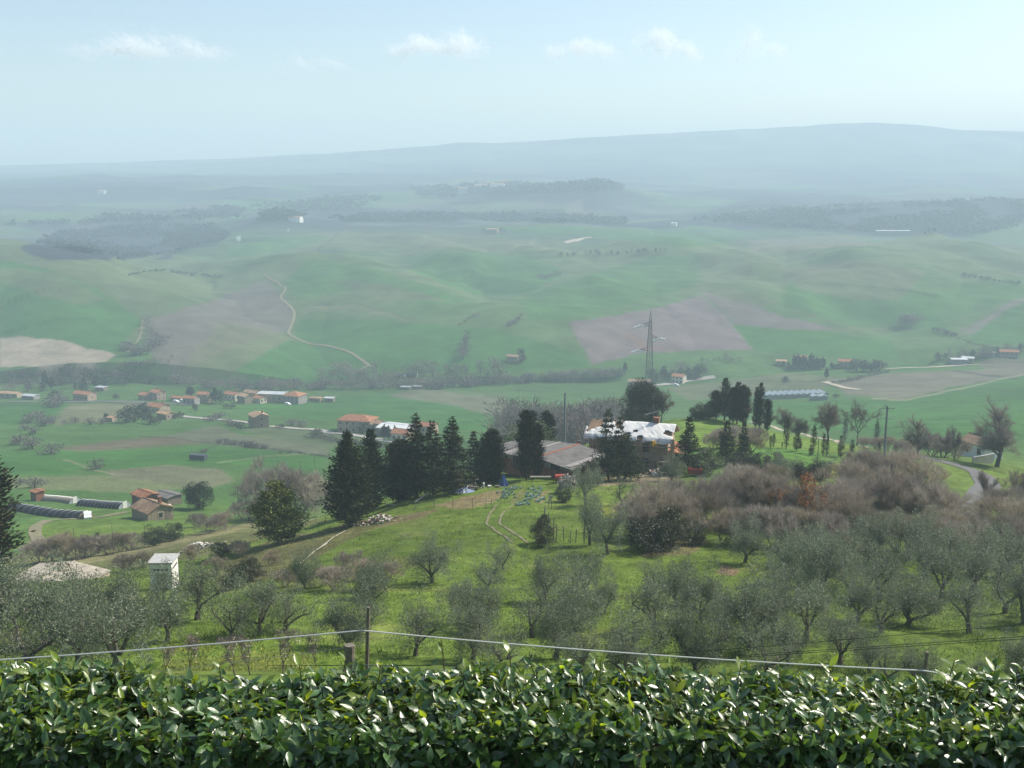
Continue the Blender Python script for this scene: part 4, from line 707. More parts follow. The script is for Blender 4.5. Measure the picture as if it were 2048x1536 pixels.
# --- the valley houses: (pixel, size, turn, walls, tiles, label)
HS = [(22, 795, 14, 6, 3.2, -12, PLAST, TILE3, 'long low shed with buff tiles at the far left of the valley road', 'house', .3, ((-1, 3, 1),), 0),
 (62, 798, 10, 6, 2.6, -18, GREYW, SHEET, 'grey workshop with bright sheet metal roof by the valley road', 'shed', .2, ((-1, 2, 1),), 0),
 (170, 800, 13, 8, 4.6, -24, PINK, TILE, 'long pinkish house with sunlit white gable beside the valley road', 'house', .3, ((-1, 5, 1), (2, 1, 1)), 1),
 (203, 781, 7, 5, 2.6, -15, WOODM, SHEET, 'open field shelter with white roof behind the long pinkish house', 'shed', .08, (), 0),
 (294, 800, 9, 7, 3.8, -30, PLAST, TILE, 'ochre house with faded tiles, first house of the hamlet', 'house', .35, ((-1, 2, 1),), 0),
 (316, 800, 8, 7, 5.6, -35, PINK, TILE, 'tall pink house with orange roof and two chimneys in the hamlet', 'house', .35, ((-1, 2, 2), (2, 2, 2)), 2),
 (356, 802, 8, 5, 2.6, -20, PINK, TILE, 'low pink annex with orange tiles in the middle of the hamlet', 'house', .3, ((-1, 2, 1),), 0),
 (383, 808, 9, 6, 4.2, -20, GREYW, TILE, 'grey house with orange roof below the round fir at the hamlet', 'house', .35, ((-1, 3, 1),), 0),
 (409, 804, 7.5, 7, 5.6, -10, PLAST, TILE, 'square ochre house with dull red roof left of the hamlet conifers', 'house', .3, ((-1, 2, 2),), 0),
 (466, 800, 10, 7, 4.4, -26, CREAM, TILE, 'cream house with red tiles right of the hamlet conifers', 'house', .35, ((-1, 3, 1), (2, 2, 1)), 1),
 (491, 806, 8, 7, 5.0, -38, STONE, TILE3, 'stone house with buff roof in the thick of the hamlet', 'house', .38, ((-1, 2, 2), (2, 2, 2)), 0),
 (506, 799, 11, 7, 5.2, -30, PINK, TILE2, 'brown roofed house rising behind the stone house in the hamlet', 'house', .34, ((-1, 3, 2),), 0),
 (520, 806, 7, 6, 3.6, -34, CREAM, TILE, 'low cream house with orange tiles left of the long white warehouse', 'house', .38, ((2, 2, 1),), 0),
 (546, 802, 18, 9, 5.4, -10, PLAST, SHEET, 'long pale warehouse with white sheet metal roof in the hamlet', 'warehouse', .12, ((-1, 4, 1),), 0),
 (590, 806, 12, 11, 5.6, -20, GREYW, TILE, 'broad hip roofed house with bright orange tiles at the hamlet edge', 'house', .4, ((-1, 4, 2),), 0),
 (632, 803, 8, 5, 2.6, -15, STONE, TILE2, 'low brown shed right of the broad hip roofed house', 'shed', .25, ((-1, 2, 1),), 0),
 (660, 803, 6, 5, 2.6, -10, WOODM, SHEET, 'hut with bright white roof at the right end of the hamlet', 'shed', .15, ((-1, 1, 1),), 0),
 (318, 826, 11, 8, 4.4, -32, PLAST, TILE, 'orange roofed farmhouse beside the big dark tree clump', 'house', .36, ((-1, 3, 1),), 1),
 (332, 838, 8, 6, 3.4, -32, PINK, TILE3, 'small pink annex in front of the farmhouse by the dark clump', 'house', .3, ((2, 2, 1),), 0),
 (222, 842, 5, 4, 2.2, -20, PINK, TILE3, 'tiny buff roofed hut under the small conifer', 'shed', .3, (), 0),
 (518, 854, 8.5, 7.5, 6.0, -58, STONE, TILE3, 'tall stone farmhouse with buff sunlit roof standing alone in fields', 'house', .34, ((-1, 1, 2), (2, 1, 2)), 1),
 (716, 862, 17, 11, 6.0, -14, PLAST, TILE, 'large hip roofed villa with red tiles beyond the conifer row', 'house', .36, ((-1, 5, 2),), 0),
 (745, 862, 9, 7, 4.4, -14, PINK, TILE2, 'brown roofed wing adjoining the large villa', 'house', .3, ((-1, 2, 1),), 0),
 (796, 872, 16, 12, 4.4, -24, GREYW, SHEET, 'white roofed industrial shed beyond the conifer row', 'warehouse', .15, ((-1, 3, 1),), 0),
 (806, 882, 8, 7, 4.0, -24, CREAM, TILE, 'cream house with orange roof in front of the white roofed shed', 'house', .36, ((-1, 3, 1),), 0),
 (852, 866, 10, 7, 4.0, -20, PLAST, TILE, 'orange roofed house glimpsed between two tall conifers', 'house', .34, ((-1, 3, 1),), 0),
 (1278, 770, 16, 7, 3.0, -8, PINK, TILE2, 'long low building with faded tiles beside the pylon', 'house', .3, ((-1, 4, 1),), 0),
 (1358, 765, 9, 8, 5.0, -30, CREAM, TILE, 'house with red roof and white terrace among trees right of the pylon', 'house', .36, ((-1, 3, 2),), 0),
 (1026, 722, 9, 6, 4.0, -20, STONE, TILE2, 'ruined grey stone farmhouse on the green slope beside a lone tree', 'house', .34, ((-1, 2, 1),), 0),
 (1600, 732, 10, 8, 7.0, -20, PINK, TILE, 'villa hidden among a stand of cypresses on the right of the valley', 'house', .36, ((-1, 3, 2),), 0),
 (1562, 730, 8, 6, 3.4, -14, STONE, TILE3, 'low stone farm building left of the cypress stand', 'house', .3, ((-1, 2, 1),), 0),
 (1692, 732, 12, 7, 4.0, -16, PLAST, TILE, 'orange roofed farmhouse right of the cypress stand', 'house', .36, ((-1, 3, 1),), 0),
 (1916, 727, 12, 7, 3.6, -6, GREYW, SHEET, 'white roofed farm shed at the end of the pale lane', 'shed', .14, ((-1, 2, 1),), 0),
 (1935, 724, 9, 6, 3.4, -24, PLAST, SHEET, 'second pale farm building just right of the white roofed shed', 'shed', .3, ((-1, 2, 1),), 0),
 (2016, 712, 14, 7, 3.8, -12, PINK, TILE, 'orange roofed row house at the far right of the valley', 'house', .34, ((-1, 4, 1),), 0), (1975, 712, 10, 5, 3.0, -8, GREYW, FIBRO, 'grey roofed barn left of the orange roofed row house', 'shed', .2, ((-1, 2, 1),), 0),
 (592, 444, 22, 12, 8, -20, WHITE, TILE, 'white villa with pale roof on the wooded knoll far away', 'house', .3, ((-1, 4, 2),), 0), (985, 466, 18, 9, 6, -18, STONE, TILE2, 'distant stone farmstead on a bare hilltop', 'house', .34, ((-1, 3, 1),), 0), (1785, 466, 60, 12, 4, 4, GREYW, SHEET, 'very long white roofed shed in front of the far wood', 'warehouse', .1, (), 0), (1348, 452, 10, 8, 5, -20, WHITE, SHEET, 'far white house at the left end of the long wood', 'house', .3, ((-1, 2, 1),), 0), (205, 388, 20, 12, 8, -20, CREAM, TILE3, 'cream farmhouse on the far left ridge', 'house', .3, ((-1, 3, 2),), 0)]
for u, v, L, W, h, rz, wm, rm, lab, cat, pi, wn, ch in HS:
    L, W, h = L*.88, W*.88, h*.92
    house({'house': 'country_house', 'shed': 'farm_shed', 'warehouse': 'warehouse'}[cat], u, v, L, W, h, rz, wm, rm, lab, cat, 'buildings scattered over the valley', pi, .4, wn, None, ch, hip='hip roofed' in lab)
for i, (u, v, L, W) in enumerate(((962, 378, 26, 12), (978, 374, 20, 10), (995, 379, 30, 12), (1008, 374, 18, 12), (925, 388, 20, 10))):
    house('hill_village_house', u, v, L, W, 9 + i, -20 + 6*i, (CREAM, PLAST, WHITE, PINK, CREAM)[i], TILE2, ('leftmost house of the village on the far ridge', 'second house from the left in the village on the far ridge', 'long middle house of the village on the far ridge', 'rightmost house of the village on the far ridge', 'lone cream house just below the village on the far ridge')[i], 'house', 'houses of the far ridge village', .3, .3, ())
# right hand house by the bend
e = house('roadside_house', 1962, 914, 6.2, 5.6, 3.3, -62, WHITE, TILE2, 'white house with orange roof beside the road bend behind a big bare tree', 'house', None, .42, .4, ((-2, 2, 1), (-1, 2, 1)), None, 1)
m = MB(); V = [(-3.5,-3.0,1.7),(-3.5,3.0,1.7),(-4.7,3.0,1.3),(-4.7,-3.0,1.3)]; V += [(a,c,q+.08) for a,c,q in V]; m.add(V, [[0,1,2,3],[7,6,5,4],[1,0,4,5],[2,1,5,6],[3,2,6,7],[0,3,7,4]]); m.build('porch_roof', TILE3, e)
p0, p1 = at(1945, 925), at(1985, 928); e = empty('garden_wall', p0, math.atan2(p1.y-p0.y, p1.x-p0.x)); tag(e, 'pale stone garden wall in front of the roadside house', 'wall'); m = MB(); ln = (p1-p0).length; m.box(0, ln, -.15, .15, -.8, .95); m.build('masonry', CREAM, e); m = MB(); m.box(-.05, ln+.05, -.2, .2, .95, 1.03); m.build('coping', CONC, e)
# long glasshouses, tarped stack, far sheds
for i, (u, v, L, lab) in enumerate(((1590, 797, 40, 'long pale glasshouse with many ridges across the valley field'), (1640, 801, 9, 'small grey glasshouse in front of the long one'))):
    p = at(u, v); e = empty('glasshouse', p, R(9 if i == 0 else 6)); tag(e, lab, 'glasshouse'); m = MB(); m.box(-L/2, L/2, 0, 9 if i == 0 else 4, -.8, 2.2); m.build('wall', GREYW, e); m = MB(); n = int(L/3.2); n_ = 9 if i == 0 else 4
    for q in range(n):
        x0 = -L/2 + q*L/n; x1 = x0 + L/n; xm = (x0+x1)/2; m.add([(x0,-.2,2.25),(xm,-.2,3.1),(x1,-.2,2.25),(x0,n_+.2,2.25),(xm,n_+.2,3.1),(x1,n_+.2,2.25)], [[1,0,3,4],[2,1,4,5]], [[0,1,2],[5,4,3]])
    m.build('roof', GLASSW, e)
for u, v, L, lab in ((800, 755, 7, 'left half of the dark covered stack below the green hill'), (824, 753, 7.5, 'right half of the dark covered stack below the green hill, white ended')):
    p = at(u, v); e = empty('covered_stack', p, R(-6)); tag(e, lab, 'stack', 'covered stacks below the green hill'); t = np.linspace(0, math.pi, 9); m = MB(); V = [(x, 2.0*math.cos(a), 2.6*math.sin(a)-.1) for x in (-L/2, L/2) for a in t]; m.add(V, [[j, j+1, j+10, j+9] for j in range(8)]); m.build('cover', mat('blue_black_sheet', (.03, .045, .075), .45) if 'blue_black_sheet' not in bpy.data.materials else bpy.data.materials['blue_black_sheet'], e)
    for x in (-L/2-.01, L/2+.01): m = MB(); m.add([(x, 0, -.1)] + [(x, 2.0*math.cos(a), 2.6*math.sin(a)-.1) for a in t], None, [[0, j+1, j+2] for j in range(8)]); m.build('end_sheet', WHITE, e)
for u, v, lab in ((812, 779, 'low hut with white roof at the stream, left one'), (835, 778, 'low hut with white roof at the stream, right one')): house('stream_hut', u, v, 6, 4, 2.0, -10, WOODM, SHEET, lab, 'shed', 'huts by the stream', .1, .3, ())
p = at(397, 922); e = empty('field_trailer', p, R(-12)); tag(e, 'dark boxy trailer parked in the open field', 'trailer'); m = MB(); m.box(-2.6, 2.6, -1.1, 1.1, .6, 2.2); m.build('box', mat('dark_blue_panel', (.05, .06, .08), .6), e)
for x in (-1.7, 1.7):
    for y in (-1.0, 1.0): m = MB(); m.tubes([(x, y-.12, .42)], [(x, y+.12, .42)], .42, .42, 10); m.build('wheel', DARKW, e)
# --- masts
PCON = mat('grey_pole_concrete', (.22, .235, .25), .9, .2, 0, .2, 3)
def pole(name, u, vb, vt, r, label, m, cat='pole', d=None, cross=0, group=None):
    p = at(u, vb, d=d); D = p.y; h = slope(vt)*D - p.z; e = empty(name, p); tag(e, label, cat, group); b = MB(); b.tubes([(0,0,-1)], [(0,0,h)], r, r*.6, 8); b.build('shaft', m, e)
    for q in range(cross):
        b = MB(); b.tubes([(-1.15,0,h-.25-1.5*q)], [(1.0,0,h-.3-1.5*q)], .05, .05, 5); c = b.build('crossarm', STEEL, e); b = MB()
        for x in (-1.1, 0.1, .95): b.tubes([(x,0,h-.25-1.5*q)], [(x,0,h+.1-1.5*q)], .06, .04, 6)
        b.build('insulators', WHITE, c)
    return e, h
pole('concrete_pole', 1129, 896, 786, .26, 'tall plain concrete pole between the barn and the tarpaulin house', PCON, d=186); pole('power_pole', 1768, 912, 813, .22, 'concrete power pole with two crossarms at the road hedge', PCON, cross=2, d=150)
PL = (('1633', 958, 876, .075, 'thin timber pole standing in the meadow right of the house'), ('1342', 962, 880, .07, 'thin timber pole in front of the farmhouse right corner'), ('478', 1035, 972, .10, 'timber pole left of the bare tree clump'), ('632', 988, 915, .10, 'timber pole right of the bare tree clump'), ('603', 985, 920, .06, 'faint slim pole just left of the timber pole by the bare clump'), ('152', 1118, 1056, .07, 'slim pole above the stone shed, leftmost of three'), ('228', 1108, 1050, .07, 'slim pole above the stone shed, middle of three'), ('291', 1090, 1038, .07, 'slim pole below the farm shed, rightmost of three'))
for u, vb, vt, r, lab in PL: pole('timber_pole', float(u), vb, vt, r, lab, WOODM, group='timber poles on the slope')
# lattice pylon
pd_ = 372; p = at(1297, 800, d=pd_); ph = slope(621)*pd_ - p.z; PYL = mat('dull_galvanised', (.13, .14, .145), .8, .3); e = empty('pylon', p, R(0)); tag(e, 'steel lattice pylon with three arms behind the round oak', 'pylon')
b = MB(); A = []; B = []; wz = lambda z: np.interp(z/ph, [0, .45, .72, .92, 1], [2.4, 1.25, .85, .42, .05])
zs = [0]; 
while zs[-1] < ph*.95: zs.append(zs[-1] + max(1.0, wz(zs[-1])*1.7))
zs = np.array(zs)/zs[-1]*ph*.93
for z0, z1 in zip(zs[:-1], zs[1:]):
    w0, w1 = wz(z0), wz(z1); c0 = [(-w0,-w0,z0),(w0,-w0,z0),(w0,w0,z0),(-w0,w0,z0)]; c1 = [(-w1,-w1,z1),(w1,-w1,z1),(w1,w1,z1),(-w1,w1,z1)]
    for i in range(4): j = (i+1) % 4; A += [c0[i], c0[i], c0[j], c1[i]]; B += [c1[i], c1[j], c1[i], c1[j]]
b.tubes(A, B, .042, .042, 4); w1 = wz(zs[-1]); 
for c in ((-w1,-w1),(w1,-w1),(w1,w1),(-w1,w1)): b.tubes([(*c, zs[-1])], [(0,0,ph)], .07, .05, 4)
b.build('tower', PYL, e)
INS = mat('white_insulators', (.85, .85, .83), .3, .5)
for q, (va, s, ln) in enumerate(((650, -1, 2.9), (676, 1, 2.6), (700, -1, 3.3))):
    z = slope(va)*pd_ - p.z; w = wz(z); b = MB(); tipx = s*(w+ln); tip = (tipx, 0, z)
    b.tubes([(s*w,-w,z+.9),(s*w,w,z+.9),(s*w,-w,z),(s*w,w,z),(s*(w+ln*.5),-w*.5,z),(s*(w+ln*.5),-w*.5,z+.45)], [tip, tip, tip, tip, (s*(w+ln*.5),w*.5,z), (s*(w+ln*.5),-w*.5,z)], .06, .06, 4); a_ = b.build('arm', PYL, e)
    for dx, dz in ((-2.5, -.95), (2.0, -.45)):
        m = MB(); n = 14; t = np.linspace(.08, 1, n); P = np.stack([tipx + dx*t, -.6*t, z + dz*t - .12*np.sin(t*3.1)], 1); m.tubes(P[:-1], P[1:], .32, .36, 8); m.build('insulator', INS, a_)
# --- fences of stakes
GREYWOOD = mat('silvered_wood', (.30, .27, .235), .9, .2, 0, .35, 6)
def stakes(name, pts, label, hts=(1.0, 1.3), r=.045, wire=2, m=None):
    P = [at(u, v) for u, v in pts]; e = empty(name, P[0]); tag(e, label, 'fence'); tops = []
    rr = random.Random(len(pts)*7)
    for q in P:
        h = rr.uniform(*hts); o = q - P[0]; tl = Vector((rr.uniform(-.14, .14), rr.uniform(-.1, .1), h)); b = MB(); b.tubes([o + Vector((0,0,-.3))], [o + tl], r, r*.8, 6); b.build('stake', m or GREYWOOD, e); tops.append(o + tl)
    for k in range(wire):
        b = MB()
        for a, c in zip(tops[:-1], tops[1:]): a2 = a*1 - Vector((0,0,.12+.4*k)); c2 = c*1 - Vector((0,0,.12+.4*k)); md_ = (a2+c2)/2 - Vector((0,0,.06)); b.tubes([a2, md_], [md_, c2], .012, .012, 3)
        b.build('wire', STEEL, e)
    return e
stakes('garden_fence', [(832,1018),(868,1016),(905,1014),(945,1016),(972,1017),(984,1014),(1002,1016)], 'row of thin stakes and wire below the vegetable plot'); stakes('paddock_fence', [(1097,1013),(1103,1017),(1088,1040),(1091,1050),(1096,1056)], 'leaning weathered stakes running down from the cabbage rows', (1.0, 1.9), .05, 1)
stakes('old_post_fence', [(1107,1082),(1112,1084),(1128,1084),(1140,1086),(1151,1085),(1168,1088),(1240,1096),(1262,1098)], 'uneven grey posts in the grass among the olive trees', (1.0, 2.3), .055, 0); stakes('path_fence', [(520,1078),(545,1070),(555,1062),(612,1052),(632,1046),(652,1042)], 'stakes and wire along the path below the tall cypress', (1.2, 1.5), .05, 2)
stakes('ridge_fence', [(1330+i*22, 833+abs(i-2)*.8) for i in range(8)], 'far stakes along the crest of the field behind the house', (1.0, 1.2), .05, 1)
# ------------------------------------------------------------------ where everything grows
random.seed(5)
ORD = ['first','second','third','fourth','fifth','sixth','seventh','eighth','ninth','tenth','eleventh','twelfth','thirteenth','fourteenth','fifteenth','sixteenth','seventeenth','eighteenth','nineteenth','twentieth']
def nth(i):
    if i < 20: return ORD[i]
    n = i + 1; return '%d%s' % (n, 'th' if 10 < n % 100 < 14 else {1: 'st', 2: 'nd', 3: 'rd'}.get(n % 10, 'th'))
# conifer row left of the barn: kind, u, base, top, width factor, label
for k, u, vb, vt, w, lab in ((0,700,1052,856,1.0,'broad dark cypress with pointed tip, leftmost of the conifer row'), (1,744,1020,852,1.0,'slimmer dark conifer just behind the leftmost broad cypress'), (3,803,1002,874,1.08,'bushy blunt topped conifer, third in the row, lower than its neighbour'),
    (2,833,996,822,1.0,'tallest spruce of the conifer row with whorled top'), (2,866,990,836,.95,'spruce just right of the tallest one, slightly shorter'), (2,905,988,828,1.1,'wide spruce with layered branches above the junk heap'), (4,948,970,858,.95,'smaller ragged fir, second from right in the conifer row'), (3,984,966,853,.85,'brownish dark conifer at the left end of the barn')):
    plant(CON[k], u, vb, vt, lab, 'conifer', 'dark conifers in a row left of the barn', 'conifer', w, sink=.5)
plant(CYP[1], 1052, 962, 824, 'thick dark cypress standing right in front of the barn roof', 'cypress', None, 'cypress', .78); plant(CYP[1], 1074, 958, 850, 'shorter cypress stem leaning right of the thick barn cypress', 'cypress', None, 'cypress', .75)
plant(LIGHT, 1058, 915, 846, 'bright green round tree behind the barn roof', 'tree', None, 'broadleaf_tree', 1.15, d=172); plant(CYP[1], 1094, 915, 824, 'dark cypress behind the bright green tree, right one', 'cypress', None, 'cypress', .9, d=178); plant(CYP[1], 1064, 915, 824, 'dark cypress tip behind the thick barn cypress', 'cypress', None, 'cypress', .8, d=180)
plant(CEDAR, 1226, 962, 820, 'spreading cedar with several leaders in front of the tarpaulin house', 'cedar', None, 'cedar', .86, rz=.1)
plant(FIR[0], 1376, 944, 836, 'pointed fir at the right corner of the tarpaulin house', 'fir', None, 'fir', .95); plant(FIR[1], 1452, 932, 842, 'bushy fir right of the farmhouse, beside the bare thicket', 'fir', None, 'fir', .95); plant(FIR[1], 1486, 930, 846, 'slim fir right of the bushy one', 'fir', None, 'fir', .7)
plant(OAK, 1286, 836, 762, 'dense round holm oak on the crest behind the farmhouse', 'holm oak', None, 'holm_oak', .8, d=212); plant(DARK[0], 1270, 842, 808, 'dark evergreen bush at the foot of the round holm oak', 'bush', None, 'shrub', .9, d=206, parts=('stem', 'foliage'))
plant(BT[0], 1322, 838, 775, 'bare tree leaning right beside the round holm oak', 'tree', None, 'bare_tree', .9, d=211)
plant(PINE, 556, 1088, 964, 'olive green pine with tufted crown below the bare clump', 'pine', None, 'pine', 1.0)
plant(ROUND, 397, 1018, 965, 'dark round pine beside the stone farm shed', 'pine', None, 'pine', 1.05)
# crest cypresses
for k, u, vb, vt, w, lab in ((1,1432,838,782,1.5,'broad rounded cypress at the left of the crest group'), (0,1449,838,758,1.15,'tallest pointed cypress of the crest group'), (1,1466,840,776,1.1,'brownish cypress in the middle of the crest group'), (0,1474,842,766,1.1,'pointed cypress right of the middle in the crest group'), (1,1486,844,772,1.0,'short broad cypress at the right of the crest group'), (0,1511,850,776,.8,'slender cypress standing apart right of the crest group'), (0,1519,852,768,.8,'thin very upright cypress at the end of the crest group'), (1,1534,858,800,.8,'brown tinged cypress below the end of the crest group')):
    plant(CYP[k], u, vb, vt, lab, 'cypress', 'cypresses on the crest', 'cypress', w, d=214 - (u-1430)*.12)
for i, (u, vb, vt) in enumerate(((1392,838,812),(1404,838,806),(1418,839,812))): plant(DARK[1], u, vb, vt, ('left', 'middle', 'right')[i] + ' dark bush at the foot of the crest cypresses', 'bush', 'bushes below the crest cypresses', 'shrub', 1.0, d=212, parts=('stem', 'foliage'))
Y = [(1541,896,872,2),(1547,894,868,2),(1564,896,884,2),(1572,898,838,2),(1593,902,858,3),(1626,908,852,2),(1621,912,890,3),(1646,912,868,2),(1653,912,878,2),(1681,916,872,3),(1704,906,880,3),(1689,884,838,2),(1752,892,842,2),(1757,912,884,2),(1790,912,890,3),(1600,898,878,3)]
for i, (u, vb, vt, k) in enumerate(sorted(Y)): plant(CYP[k], u, vb, vt, nth(i) + ' young cypress from the left along the field track', 'cypress', 'young cypresses along the field track', 'young_cypress', 1.0 if vb - vt > 35 else 1.3)
# dark bushes by the house and the meadow
for i, (k, u, vb, vt, w, lab) in enumerate(((2,1412,950,905,1.2,'rounded green bush behind the red trailer'),(0,1470,938,902,1.1,'dark bush under the bushy fir'),(0,1496,938,905,1.1,'dark bush under the slim fir'),(1,1520,940,908,1.0,'dark bush left of the clipped shrub row'),(1,1547,935,902,1.0,'grey green bush just left of the clipped shrubs'),(0,1578,956,922,1.0,'left clump of the clipped dark shrub row'),(0,1596,957,922,1.05,'middle clump of the clipped dark shrub row'),(0,1613,957,924,1.0,'right clump of the clipped dark shrub row'),(1,1640,960,920,1.0,'grey bush behind the thin timber pole in the meadow'),
    (0,1302,1104,1035,1.15,'dark ivy clad bush at the left of the bare thicket'),(2,1338,1098,1020,.95,'olive brown evergreen bush in the middle of the bare thicket'),(0,1385,1090,1050,1.2,'dark evergreen bush at the right of the bare thicket'),(0,1455,1062,1020,1.2,'dark evergreen under the bare scrub above the lone olive'),(1,310,1092,1052,1.0,'dark green bush under the path, left of a pair'),(1,346,1082,1046,1.0,'dark green bush under the path, right of a pair'),(2,1086,1060,1030,.9,'low grey green bush beside the grass track'),(1,1125,1004,975,1.0,'brown green bush at the end of the cabbage rows'),(2,440,1115,1085,1.3,'grey green scrub above the electricity cabin'),(2,500,1165,1120,1.2,'grey green bush left of the forked olive trunk'),(1,470,1176,1130,1.0,'dark bush right of the electricity cabin'),(2,1085,1090,1045,1.0,'grey bush at the lower end of the grass track'))):
    plant(DARK[k], u, vb, vt, lab, 'bush', 'evergreen bushes on the near slope', 'shrub', w, parts=('stem', 'foliage'))
plant(CYP[2], 197, 1108, 1066, 'small dark cypress among bare shrubs above the stone shed', 'cypress', None, 'young_cypress', 1.6); plant(CYP[1], -22, 1215, 915, 'large dark conifer cut by the left edge of the view', 'conifer', None, 'conifer', 1.3, d=92)
# bare trees
for k, u, vb, vt, w, d, lab in ((2,1993,934,788,1.6,None,'big spreading bare tree beside the roadside house'),(2,1836,914,822,1.5,None,'round headed pollarded bare tree at the road edge'),(0,1657,884,792,1.25,215,'leaning bare tree on the field track, left of two'),(1,1714,894,798,1.35,212,'crooked bare tree on the field track, right of two'),(3,1890,918,852,.9,200,'thin bare tree left of the roadside house'),(3,1908,918,848,.9,196,'thin bare tree close by the roadside house'),(3,1968,1012,932,1.0,None,'bare open crowned tree standing against the grey road'),(1,1490,862,803,1.35,208,'pale grey round bare tree right of the crest cypresses'),(0,1570,868,808,1.0,218,'pale bare tree behind the young cypresses'),(0,1600,870,826,1.2,222,'low bare tree behind the second young cypresses'),
    (1,930,700,668,.7,None,'tall bare poplar group standing in the green slope')):
    plant(BT[k], u, vb, vt, lab, 'tree', 'bare trees', 'bare_tree', w, d=d, parts=('trunk', 'twigs'))
for k, u, vb, vt, w, lab in ((1,552,1034,912,1.0,'wide bare tree behind the olive green pine, left of two'),(0,604,1032,934,1.1,'bare tree behind the olive green pine, right of two')): plant(TH[k], u, vb, vt, lab, 'tree', 'bare trees', 'bare_tree', w, parts=('trunk', 'twigs'))
# thickets
T = [(1278,1084,985),(1310,1078,962),(1345,1072,968),(1390,1066,975),(1290,1040,958),(1330,1020,950),(1425,1052,950),(1462,1040,936),(1500,1046,930),(1540,1052,938),(1480,1005,922),(1530,1000,918),(1575,1062,955),(1640,1062,960),(1680,1060,955),(1700,1012,912),(1735,1000,892),(1772,1004,884),(1806,1012,890),(1725,1050,940),(1765,1058,945),(1808,1062,940),(1850,1070,955),(1690,1090,985),(1895,1090,1012),(1935,1092,1020),(1985,1072,985),(2025,1062,965),(2046,1010,930),(2060,1090,985),(1445,1085,1010),(1500,1088,1005),(1550,1095,1005),(1600,1098,1010),(1650,1105,1018),(1740,1100,1010),(1800,1108,1015),(1860,1112,1020),(1920,1118,1030),(1980,1112,1020),(2035,1120,1025),(1425,900,862),(1445,896,850),(1500,905,862),(1515,885,850),(1478,890,846),(1800,906,880)]
for i, (u, vb, vt) in enumerate(((1728,900,872),(1750,902,874),(1775,903,870),(1815,905,872),(1862,906,868),(1884,908,866),(1915,912,876))): plant(TH[i % 4], u, vb, vt, '%s bare shrub from the left along the road verge below the power pole' % nth(i), 'shrub', 'bare shrubs along the road verge', 'bare_shrub', 1.3, d=204, parts=('stems', 'twigs'))
for i, (u, vb, vt) in enumerate(sorted(T)):
    k = (i*7) % 4; plant(TH[k], u, vb, vt, '%s grey brown leafless shrub from the left in the thickets right of the house' % nth(i), 'shrub', 'leafless shrubs of the right hand thicket', 'bare_shrub', random.uniform(.9, 1.15), parts=('stems', 'twigs'))
T2 = [(80,1125,1075),(104,1122,1070),(130,1120,1062),(165,1116,1068),(182,1112,1070),(215,1108,1064),(240,1104,1062),(262,1100,1064),(640,1008,965),(662,1002,960),(500,1042,990),(528,1040,985),(450,1060,1020),(420,1066,1030),(395,1055,1022),(700,1140,1100),(728,1160,1115),(780,1158,1120),(650,1172,1130),(672,1180,1130),(570,1172,1135),(432,1150,1110),(380,1120,1085),(250,1140,1105),(285,1135,1100),(540,1130,1098),(480,1112,1078),(745,1180,1125)]
for i, (u, vb, vt) in enumerate(sorted(T2)):
    plant(TH[(i*5+1) % 4], u, vb, vt, '%s brown leafless shrub from the left on the slope left of the conifers' % nth(i), 'shrub', 'leafless shrubs on the left slope', 'bare_shrub', random.uniform(1.0, 1.3), parts=('stems', 'twigs'))
plant(RUST, 1606, 1068, 938, 'young oak holding rusty orange leaves in the thicket', 'oak', 'oaks with rusty leaves', 'oak', .8, parts=('trunk', 'crown')); plant(RUST, 1790, 1040, 950, 'low oak with orange leaves deep in the right hand thicket', 'oak', 'oaks with rusty leaves', 'oak', .9); plant(RUST, 128, 1108, 1064, 'reddish leaved bush oak above the stone shed', 'oak', 'oaks with rusty leaves', 'oak', 1.0)
plant(BLOS, 1142, 984, 948, 'low shrub in white blossom beside the red drum', 'shrub', None, 'blossom_shrub', 1.0, parts=('stems', 'blossom'))
for i, (u, vb, vt) in enumerate(((378,1346,1262),(330,1352,1290),(470,1352,1268),(500,1350,1262),(565,1350,1255),(632,1335,1252))): plant(PRUN, u, vb, vt, '%s thin pruned fruit tree with pale blossom from the left behind the hedge' % nth(i), 'fruit tree', 'thin fruit trees behind the hedge', 'fruit_tree', 1.3, parts=('trunk', 'twigs'))
